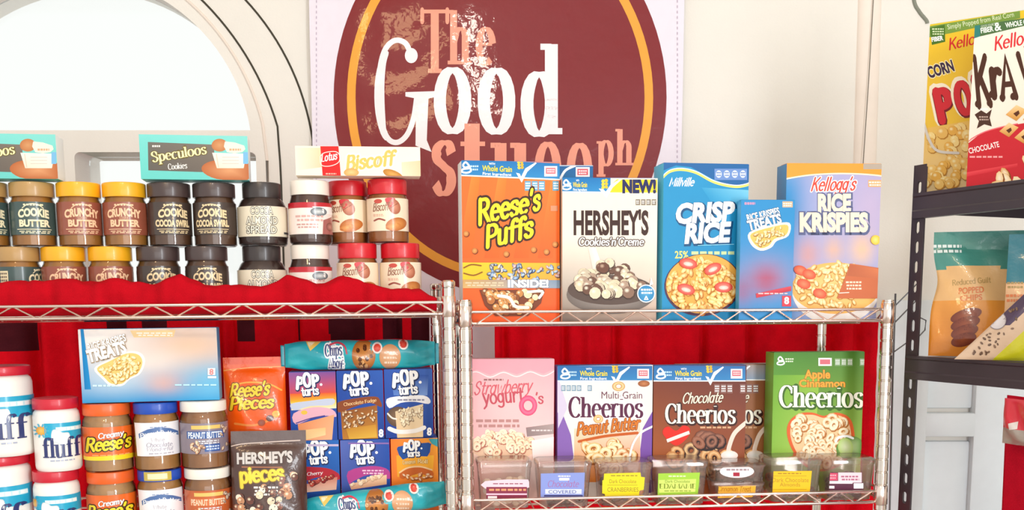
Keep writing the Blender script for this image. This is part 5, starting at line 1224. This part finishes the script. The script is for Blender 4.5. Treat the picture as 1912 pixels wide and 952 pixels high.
A.on('filling_ribbon'); A.poly([(650, 880), (690, 870), (720, 874), (732, 888), (724, 894), (690, 886), (660, 898), (652, 904)], '#b8408c', 3); A.on('pastry_picture'); A.quad([(652, 904), (722, 886), (722, 904), (656, 914)], ['#e8b894', '#f0c8a4', '#e8b088', '#e0a080'], 4); A.bits([(654, 900), (720, 884), (720, 890), (656, 908)], 20, 3.6, ['#f4d8b8', '#e8c098'], 'ball', 3, '#b0785c')
pop_logo(A, 653, 849, 20); A.on('flavour_lettering'); A.dash(676, 876, 716, 886, 2, '#f0c0dc'); A.rect(650, 826, 726, 829, '#8a6cb0'); A.done()
A = pastry('orange toaster pastry carton with a blue badge behind its name', 730.5, 818, 819, PD, 0, 0); full(A, ['#ee7a28', '#f0a030', '#d85c1c', '#ee7c24'])
A.quad([(740, 850), (810, 850), (808, 890), (742, 890)], ['#f4a428', '#f6b430', '#f0a028', '#f2a42c'], 3); A.on('name_badge'); A.poly([(741, 838), (752, 832), (800, 826), (804, 834), (798, 852), (770, 850), (752, 858)], '#1c4c98', 2)
pop_logo(A, 752, 840, 14, 0); A.on('flavour_lettering'); A.T('Cinnamon', 752, 867, 7, 24, '#fbe0a0', 'script', .14, out=[('#a8681c', .14)], rot=6); A.T('Roll', 780, 864, 7, 18, '#fbe0a0', 'script', .14, out=[('#a8681c', .14)], rot=-3)
A.on('pastry_picture'); A.poly([(746, 884), (760, 874), (790, 872), (808, 880), (806, 890), (780, 884), (752, 894)], '#c8601c', 3); A.stroke([(746, 882), (762, 873), (785, 871), (806, 877)], 3, '#f4c890', 5); A.bits([(746, 886), (806, 884), (804, 894), (748, 896)], 16, 4, ['#c86428', '#e08840'], 'grain', 3, '#8a3c10')
A.on('teal_corner'); A.poly([(800, 819), (818, 819), (817, 834), (806, 828)], '#3a9ca8'); A.done()
# upper three
zt = HB0+.0012
A = pastry('purple and sunset striped toaster pastry carton of the upper layer', 541, 628, 695, PD, zt, 0); full(A, '#1f4aa4')
A.quad([A.cr[0], A.cr[1], (627, 735), (540, 735)], ['#8a5aa0', '#7a4c98', '#e05030', '#c84860'], 6); A.quad([(541, 735), (628, 733), (628, 750), (542, 752)], ['#e85a2c', '#ee5c28', '#f8c030', '#f8b828'], 4); A.quad([(542, 750), (628, 750), (628, 762), (544, 766)], ['#f8c030', '#f8d048', '#f4e8c8', '#f4e4b0'], 4)
A.on('flavour_lettering'); A.poly([(543, 754), (580, 742+6), (622, 744), (620, 756), (580, 758), (550, 766)], '#c4cce0', 3); A.on('pastry_picture'); A.poly([(548, 772), (585, 760), (620, 764), (628, 778), (610, 776), (580, 782), (552, 792)], '#e8b0c0', 3); A.ell(568, 770, 6, 4, '#f0c048')
A.quad([(556, 792), (624, 774), (620, 822), (560, 824)], ['#e8905c', '#f0a878', '#f4b48c', '#f2a070'], 5); A.quad([(565, 803), (608, 798), (608, 812), (568, 822)], ['#f4c890', '#f2c080', '#f6d8a0', '#f4cc90'], 3); A.stroke([(553, 790), (580, 781), (606, 776)], 2, '#4a3c8c', 4)
pop_logo(A, 552, 722, 19); A.done()
A = pastry('blue toaster pastry carton with chocolate fudge of the upper layer', 629.5, 716, 693, PD, zt, 0); full(A, ['#1f4aa4', '#2c5cb4', '#173c90', '#1a3e94'])
A.on('filling_ribbon'); A.poly([(630, 752), (660, 744), (700, 740), (710, 748), (712, 760), (690, 752), (660, 760), (632, 770)], '#8a4420', 3); A.on('pastry_picture'); A.quad([(636, 768), (704, 756), (706, 820), (640, 822)], ['#8a4c1c', '#9a5a24', '#c88830', '#b87828'], 6); A.bits([(640, 770), (702, 760), (702, 790), (642, 800)], 40, 4, ['#8a4c1c', '#a4621f', '#7a4018', '#b06c28'], 'grain', 8, '#5a2c0c'); A.quad([(646, 800), (702, 792), (704, 816), (652, 820)], ['#c08428', '#c88a2c', '#e0b040', '#d8a438'], 4)
pop_logo(A, 640, 720, 21); A.on('flavour_lettering'); A.T('Chocolate Fudge', 642, 758, 6, 62, '#f8c890', 'script', .14, rot=8); A.T('8', 707, 815, 13, 9, '#ffffff', 'sans', .05); A.done()
A = pastry('blue toaster pastry carton with cookies and cream of the upper layer', 718, 808, 690, PD, zt, 0); full(A, ['#2a54b0', '#3a64b8', '#183e94', '#1a3e94'])
A.quad([(730, 700), (800, 700), (798, 738), (735, 738)], ['#2450a8', '#2450a8', '#7a9cd8', '#5a80c8'], 4); A.on('filling_ribbon'); A.poly([(722, 745), (750, 739), (790, 738), (803, 746), (800, 754), (775, 750), (748, 752), (727, 762)], '#f4f2f4', 3)
A.on('pastry_picture'); A.ell(743, 778, 21, 19, '#5c4434', '#8a6a50'); A.quad([(738, 768), (790, 754), (790, 818), (742, 822)], ['#d8c09c', '#ecd8b4', '#f0d0a4', '#ecc898'], 5); A.bits([(745, 766), (788, 756), (788, 790), (752, 794)], 40, 4, ['#f2e4c8', '#e4d0a8', '#c8b08c', '#8a6c54'], 'grain', 8, '#8a6c50'); A.stroke([(727, 800), (745, 806), (775, 804), (792, 798)], 8, '#f6f0ea', 5); A.stroke([(724, 772), (732, 780), (740, 782)], 3, '#f2e8dc', 4)
pop_logo(A, 732, 718, 21); A.on('flavour_lettering'); A.dash(742, 744, 792, 749, 1, '#8a8aa0'); A.T('8', 797, 812, 13, 9, '#ffffff', 'sans', .05); A.done()
HTOP = max(LR.z(763, 690, PD), LR.z(672, 693, PD), LR.z(584, 695, PD))+.001

# cookie flow packs: one on the pastry cartons, one standing at the front of the shelf
def flow(label, M, w, h, t, X, Y, seed):
    f = pack_surf(w, h, t, .0013, seed, end=1)
    A = soft_pack('cookie_pack', label, 'pack', M, w, h, t, f, lambda u, v: mixc('#22a6b4', '#2bb6c0', .5+.5*math.sin(9*u+5*v)), 'teal cookie packs', crimp='#1c98a8', nx=56, ny=26)
    A.on('gold_corner'); A.poly([X(.14, .1), X(.24, .1), X(.17, .36)], '#f2c860'); A.poly([X(.15, .12), X(.2, .12), X(.165, .26)], '#fbf0c8')
    A.on('lettering'); x, y = X(.265, .52); s = X(.5, .52)[0]-X(.4, .52)[0]; hh = X(.3, .9)[1]-X(.3, .5)[1]
    A.T('Chips', x, y, hh*.8, s*1.15, '#2a3a78', 'serif', .2, rot=Y, out=[('#ffffff', .3)]); x, y = X(.285, .86); A.T('Ahoy!', x, y, hh*.72, s*1.05, '#2a3a78', 'serif', .2, rot=Y, out=[('#ffffff', .3)])
    x, y = X(.3, .2); A.stroke([(x, y), (x+s*.5, y-hh*.12), (x+s*.95, y+hh*.1), (x+s*1.1, y+hh*.6)], hh*.13, '#d8485c', 5)
    A.on('cookie_picture'); x, y = X(.52, .5); A.ell(x, y, s*.78, hh*1.12, '#b0682c', '#d89048', n=26); A.ell(x+s*.7, y-hh*.55, s*.3, hh*.45, '#2bb0bc')
    A.bits((x-s*.1, y+hh*.1, s*.6, hh*.85), 16, hh*.14, ['#5c2e14', '#4a2410', '#e8b070'], 'ball', seed, '#8a4c1c', '#9a5a30')
    x, y = X(.695, .52); A.ell(x, y+hh*.1, s*.72, hh*.86, '#d89a6a', '#e8b48c', n=24)
    for q in range(3): A.dash(x-s*.45, y-hh*.3+q*hh*.34, x+s*.45, y-hh*.05+q*hh*.34, 1, '#f8e0c8', q)
    for fx, fy in ((.61, .3), (.785, .2)): x, y = X(fx, fy); A.ell(x, y, s*.34, hh*.4, '#f4e8e0', n=18); A.ell(x, y, s*.24, hh*.28, '#d83424', '#e86050', n=18)
    A.done()
def flow_at(label, x0, x1, y0, y1, d, t, roll, zs, seed, rot):
    xa, xb = LR.x(x0, (y0+y1)/2, d), LR.x(x1, (y0+y1)/2, d); w = xb-xa; h = LR.z((x0+x1)/2, y0, d)-zs
    M = LR.M @ TRS((xa+xb)/2, d, zs, 0, roll); f = pack_surf(w, h, t)
    cr = [proj(M @ Vector((a*w-w/2, 0, (1-b)*h))) for a, b in ((0, 0), (1, 0), (1, 1), (0, 1))]
    def X(u, v): return tuple((cr[0][i]*(1-u)+cr[1][i]*u)*(1-v)+(cr[3][i]*(1-u)+cr[2][i]*u)*v for i in (0, 1))
    flow(label, M, w, h, t, X, rot, seed)
flow_at('teal cookie pack lying on the upper toaster pastry cartons', 532, 812, 635, 692, PD+.01, .024, 0, HTOP+.0015, 3, 4)
flow_at('teal cookie pack standing before the lower toaster pastry cartons', 562, 836, 912, 990, .085, .026, -6, LR.lo+.0145, 5, 8)

# candy pouches: orange one behind on a plain box, dark one in front
xb0, xb1 = LR.x(424, 880, .12), LR.x(536, 880, .12)
zb = LR.z(480, 826, .12)
o = thing('stock_box', 'plain brown stock box hidden behind the dark candy pouch', 'box', LR.M @ TRS((xb0+xb1)/2, .115, LR.lo+.0006), None)
carton_mesh(xb1-xb0-.004, zb-LR.lo-.002, .075, ('#6a4a34', '#5a3c2a', '#5a3c2a', '#7a5a40'), PAPER, o)
def zipper(A, pts, c): A.on('tear_strip'); A.stroke(pts, 2.0, c, 3)
M = LR.M @ TRS((LR.x(418, 760, .12)+LR.x(532, 760, .12))/2, .135, zb+.0005, 2, 0, -4); w = LR.x(532, 760, .12)-LR.x(416, 760, .12); h = LR.z(474, 668, .12)-zb
A = soft_pack('candy_pouch', 'glossy orange candy pouch with yellow script lettering', 'pouch', M, w, h, .03, pouch_surf(w, h, .03, .0012, 2), lambda u, v: lin('#fa5c08') if v < .93 else lin('#f24c08'), 'candy pouches')
zipper(A, [(418, 692), (440, 689), (470, 686), (500, 685), (530, 684)], '#f8a050'); A.on('orange_swoosh'); A.stroke([(430, 722), (460, 714), (500, 716), (526, 728)], 3, '#f8b048', 5); A.stroke([(440, 790), (480, 792), (520, 776)], 4, '#f89040', 5)
A.on('lettering'); A.T("Reese's", 430, 742, 24, 74, '#f8d830', 'script', .2, slant=.25, rot=5, out=[('#8a4408', .16)]); A.T('Pieces', 430, 764, 22, 82, '#f8d830', 'script', .2, slant=.2, rot=3, out=[('#8a4408', .16)])
A.on('candy_picture')
for x, y, c in ((505, 780, '#6a2c14'), (490, 788, '#a84418'), (516, 772, '#f8c030')): A.ell(x, y, 7, 6, c, mixc(c, '#ffffff', .35))
A.done()
w = LR.x(566, 880, .03)-LR.x(424, 880, .03); M = LR.M @ TRS((LR.x(426, 880, .04)+LR.x(567, 880, .04))/2+.003, .046, LR.lo+.001, 2, .8, -5); h = LR.z(490, 806, .05)-LR.lo
A = soft_pack('candy_pouch', 'dark brown candy pouch in front of the orange one, with silver and yellow lettering', 'pouch', M, w, h, .036, pouch_surf(w, h, .036, .0013, 5), lambda u, v: lin('#4a2a22'), 'candy pouches')
zipper(A, [(424, 835), (450, 829), (490, 826), (520, 824), (560, 822)], '#c8b0a4')
A.on('lettering'); A.T("HERSHEY'S", 443, 865, 19, 104, '#d0c8c4', 'sans', .045, rot=2, out=[('#2a1610', .06)]); A.rect(452, 870, 528, 872, '#b06a48')
A.T('pieces', 449, 900, 27, 84, '#f6d638', 'script', .22, rot=5, out=[('#8a6a14', .12)]); A.dash(475, 905, 520, 924, 3, '#f4ece4')
A.on('candy_picture'); A.bits([(445, 915), (560, 880), (562, 960), (440, 965)], 34, 7, ['#f2e4d0', '#c88a60', '#8a4a30', '#e8d0b0', '#6a3424'], 'ball', 9, '#2a1208'); A.done()

# ------------------------------------------------------------------ goods on the black shelf unit
def black_at(px, py, Y, z, yaw, roll=0, pitch=0): p = at(px, py, Y); return TRS(p.x, p.y, z, yaw, roll, pitch)
BG = 'cereal cartons on the black shelf'
YW = -36
def bcarton(label, px0, wid, py0, Y, cols, side):
    p = at(px0, 200, Y); zb_ = BT1+.0008; h = at(px0, py0, Y).z-zb_
    M = TRS(p.x, p.y, zb_, YW) @ Matrix.Translation((wid/2, 0, 0))
    return carton_at('cereal_carton', label, 'carton', M, wid, h, .05, cols, BG)
A = bcarton('yellow popped corn cereal carton on the black shelf, behind the cream one', 1729, .193, 46, 2.06, ('#f0c428', '#e0b020', '#d8a418', '#8ab040'), 0)
full(A, ['#f2c830', '#f2c830', '#ecb83c', '#eec24c']); A.on('top_band'); A.poly([(1728, 50), (1905, 12), (1905, 34), (1775, 62), (1733, 70)], '#7c9c44'); A.poly([(1736, 52), (1764, 46), (1765, 78), (1740, 84)], '#4a7428')
A.on('band_lettering'); A.T('Simply Popped from Real Corn', 1770, 55, 9, 126, '#e8f0cc', 'sans', .0, rot=11); A.dash(1740, 52, 1762, 66, 3, '#d8e8b8'); A.T('FIBER', 1740, 78, 8, 22, '#ffffff', 'sans', .04, rot=9)
A.on('lettering'); A.T("Kellogg's", 1772, 93, 20, 90, '#d82c2c', 'script', .14, slant=.3, rot=13); A.T('CORN', 1735, 146, 20, 50, '#3c2a4a', 'sans', .04, rot=17, out=[('#fbf0c0', .12)])
for i, ch in enumerate('POPS'): A.T(ch, 1752+i*36, 226-i*13, 54, 34, '#d42c38', 'script', .34, rot=12, out=[('#fbf0d8', .2, -2, -2), ('#7a1820', .08, 1, 2)])
A.on('bowl_picture'); A.quad([(1722, 240), (1905, 210), (1905, 360), (1718, 360)], ['#eec060', '#eec468', '#e8d0a8', '#e8c890'], 6); A.bits([(1735, 248), (1900, 220), (1900, 340), (1722, 350)], 90, 9, ['#f0c470', '#e8b050', '#f6d890', '#eaba64'], 'ball', 5, '#b87c28', '#fdeebc'); A.stroke([(1726, 232), (1736, 262), (1752, 282), (1790, 286)], 5, '#d8d0c8', 6); A.done()
A = bcarton('cream cereal carton with dripping dark letters and a red lower panel', 1812, .193, 48, 1.93, ('#f2e4d6', '#e8d8c8', '#e0ccc0', '#5a8a50'), 0)
full(A, ['#f4e8da', '#f2e4d4', '#f0e0d0', '#f0e0d0']); A.on('top_band'); A.poly([(1810, 44), (1990, 8), (1990, 30), (1810, 72)], '#4a6c40'); A.poly([(1810, 46), (1830, 42), (1830, 68), (1810, 73)], '#2e7c74')
A.on('band_lettering'); A.T('GOOD SOURCE OF', 1832, 52, 4.5, 34, '#dce8cc', 'sans', 0, rot=10); A.T('FIBER', 1832, 62, 9, 24, '#f4f8ec', 'sans', .03, rot=10); A.T('&', 1858, 58, 15, 13, '#f4f8ec', 'sans', .02, rot=10); A.T('WHOLE GRAIN', 1878, 52, 9, 60, '#f4f8ec', 'sans', .03, rot=10)
A.on('lettering'); A.T("Kellogg's", 1857, 94, 24, 100, '#d83038', 'script', .14, slant=.28, rot=12)
for ch, x, y, hh, ww in (('K', 1824, 197, 88, 30), ('r', 1851, 180, 72, 25), ('A', 1868, 184, 74, 34), ('V', 1904, 172, 70, 34), ('E', 1940, 164, 68, 26)):
    A.T(ch, x, y, hh, ww, '#4a281c', 'script', .2 if ch != 'r' else .24, rot=6)
for x, y in ((1826, 194), (1848, 192), (1852, 176), (1872, 182), (1892, 180)): A.ell(x, y, 5.5, 7, '#4a281c')
A.on('chocolate_picture'); A.poly([(1820, 214), (1832, 206), (1842, 212), (1852, 204), (1848, 220), (1852, 236), (1838, 232), (1824, 240), (1828, 226)], '#4a2c22'); A.ell(1838, 204, 8, 3, '#efe8e4'); A.dash(1828, 216, 1846, 226, 2, '#b89c90')
A.on('red_panel'); A.poly(spl([(1800, 268), (1830, 250), (1860, 240), (1900, 232), (2000, 215), (2000, 370), (1796, 370)], 1), '#c82430'); A.stroke([(1800, 268), (1832, 249), (1862, 239), (1900, 231)], 2, '#e87078', 4); A.T('CHOCOLATE', 1810, 287, 10, 58, '#fbe8e4', 'sans', .02, rot=13); A.dash(1810, 290, 1872, 296, 1, '#f0a0a0'); A.quad([(1803, 322), (1900, 305), (1900, 312), (1803, 330)], ['#e84850', '#e04048', '#c82430', '#d8303c'], 3)
A.on('cereal_picture')
for x, y, s in ((1898, 206, 20), (1884, 238, 18), (1912, 250, 18), (1930, 215, 20)):
    A.quad([(x-s, y+s*.4), (x, y-s*.5), (x+s, y), (x, y+s)], ['#e0a458', '#f4d09c', '#e8b468', '#c8883c'], 3); A.quad([(x-s*.3, y+s*.3), (x+s*.2, y), (x+s*.3, y+s*.3), (x, y+s*.6)], ['#5a2c18']*4, 1)
A.bits([(1862, 312), (1990, 280), (1990, 360), (1850, 352)], 26, 13, ['#e8b870', '#f4d8a8', '#d89c50', '#f0c890'], 'grain', 6, '#8a4c1c', '#fdf0d4'); A.done()

# snack pouches on the lower black shelf
def bpouch(label, px0, wid, py0, Y, yaw, t, colf, seed, roll=0, z=0, pitch=-4, waist=0, dz=None):
    p = at(px0, 560, Y); zb_ = BT2+.0008+z; h = (at(px0, py0, Y).z-zb_) if dz is None else dz
    M = TRS(p.x, p.y, zb_, yaw) @ Matrix.Translation((wid/2, 0, 0)) @ TRS(0, 0, 0, 0, roll, pitch)
    f0 = pouch_surf(wid, h, t, .0014, seed)
    def f(u, v, off=0):
        x, y, q = f0(u, v, off); k = 1-waist*math.exp(-((v/h-.6)/.16)**2); return (x*k, y, q)
    return soft_pack('snack_pouch', label, 'pouch', M, wid, h, t, f, colf, 'snack pouches on the black shelf'), h
colf = lambda u, v: lin('#4a9488') if v > .68+.05*math.sin(3*u+.2) else (mixc('#ecb878', '#f0c48c', u) if v > .44 else mixc('#e88a24', '#eea040', v*2))
A, h = bpouch('teal topped orange snack pouch on the black shelf, beside its post', 1738, .158, 432, 1.97, -22, .03, colf, 4, waist=.13)
A.on('lettering'); A.T('Reduced Guilt', 1772, 534, 10, 82, '#b09050', 'script', .11, rot=4); A.T('POPPED', 1786, 550, 11, 52, '#e07838', 'sans', .02, rot=3); A.T('CHIPS', 1790, 563, 10, 44, '#e07838', 'sans', .02, rot=3)
A.on('chip_picture')
for i in range(4): A.ell(1803-i*1.5, 590+i*15, 30-2*i, 12, '#7a2c14', '#a85430', rot=-16)
A.on('shiny_seal'); A.dash(1740, 455, 1795, 475, 2, '#e8f2ee', 3); A.done()
A, h = bpouch('deep teal snack pouch behind the orange one on the black shelf', 1876, .15, 436, 1.84, -30, .012, lambda u, v: lin('#1f7484') if v > .62 else lin('#eab888'), 7)
A.on('lettering'); A.dash(1880, 525, 1912, 540, 2, '#a88a50'); A.dash(1878, 548, 1912, 566, 2, '#e07838'); A.done()
p = at(1788, 560, 1.85); hh = .118; ww = .15
f9 = pack_surf(ww, hh, .014, .0012, 9)
def slouch(u, v, off=0):                        # the bag has sagged sideways, its upper edge far over
    x, y, q_ = f9(u, v, off); return (x+q_*.92, y-.004, q_)
A = soft_pack('snack_pouch', 'tan speckled bag with a dark purple band slouching in front of the orange snack pouch', 'pouch', TRS(p.x, p.y, BT2+.001, -30) @ Matrix.Translation((ww/2, 0, 0)), ww, hh, .014, slouch, lambda u, v: lin('#4a3450') if u < .2 and v > .52 else (mixc('#d0b094', '#c8a484', u) if u < .42 or v > .66 else lin('#c8c01c')), 'snack pouches on the black shelf')
A.on('speckle'); A.bits([(1815, 660), (1860, 600), (1905, 565), (1908, 590), (1880, 630), (1845, 664)], 30, 3, ['#6a4a38', '#503424', '#8a6a54'], 'grain', 5, '#4a3020', '#7a5a44'); A.on('round_sticker'); A.ell(1862, 598, 18, 17, '#8a7c80', n=24); A.ell(1862, 598, 16.5, 15.5, '#cfc4c4', '#dcd4d4', n=24); A.done()
# the cloth and the hanging bag beneath, near the frame edge
def bcloth():
    x0 = BF.hit(1880, 800, .0).x
    def surf(u, v): x = x0+.3*u; return (x, -.004-.006*math.sin(22*x+2*v)-.004*math.sin(47*x), BB2-.012-.62*(1-v))
    o = MB().color('#c8102c').grid(60, 60, surf).build('red_cloth', CLOTHM, None, BM, smooth=180); md = o.modifiers.new('thick', 'SOLIDIFY'); md.thickness = .0015
    tag(o, 'red cloth hanging below the black shelf by the frame edge', 'cloth')
bcloth()
q = BF.hit(1890, 780, -.016); w = .12; h = .078
A = soft_pack('hanging_bag', 'glossy pink red hanging bag in front of the red cloth', 'bag', BM @ TRS(q.x+.058, -.034, q.z-h*.55, 0), w, h, .016, pack_surf(w, h, .016, .0016, 6), lambda u, v: lin('#d8283c') if v > .35 else lin('#a89a90'), None)
A.on('white_label'); A.quad([(1896, 790), (1912, 786), (1912, 800), (1898, 802)], ['#e8dcd8']*4, 1); A.done()
# wire side panel showing between the rack and the black post
wt = thing('wire_hanger', 'grey bent wire hanger showing beside the black slotted post', 'hanger', TRS(*at(1690, 620, 2.3)))
P = lambda px, py: at(px, py, 2.3)-at(1690, 620, 2.3)
for pts, r in (([(1672, 548), (1667, 700), (1661, 960)], .0022), ([(1672, 570), (1696, 546), (1722, 520)], .0016), ([(1670, 603), (1695, 577), (1712, 560)], .0016), ([(1669, 657), (1694, 639), (1716, 622)], .0016), ([(1716, 592), (1729, 598), (1727, 616), (1712, 632), (1704, 634)], .0016)):
    MB().tube([P(*p) for p in pts], r, 6).build('wire', mat('grey_wire', '#7c7c80', rough=.3, metal=.8), wt, smooth=60)
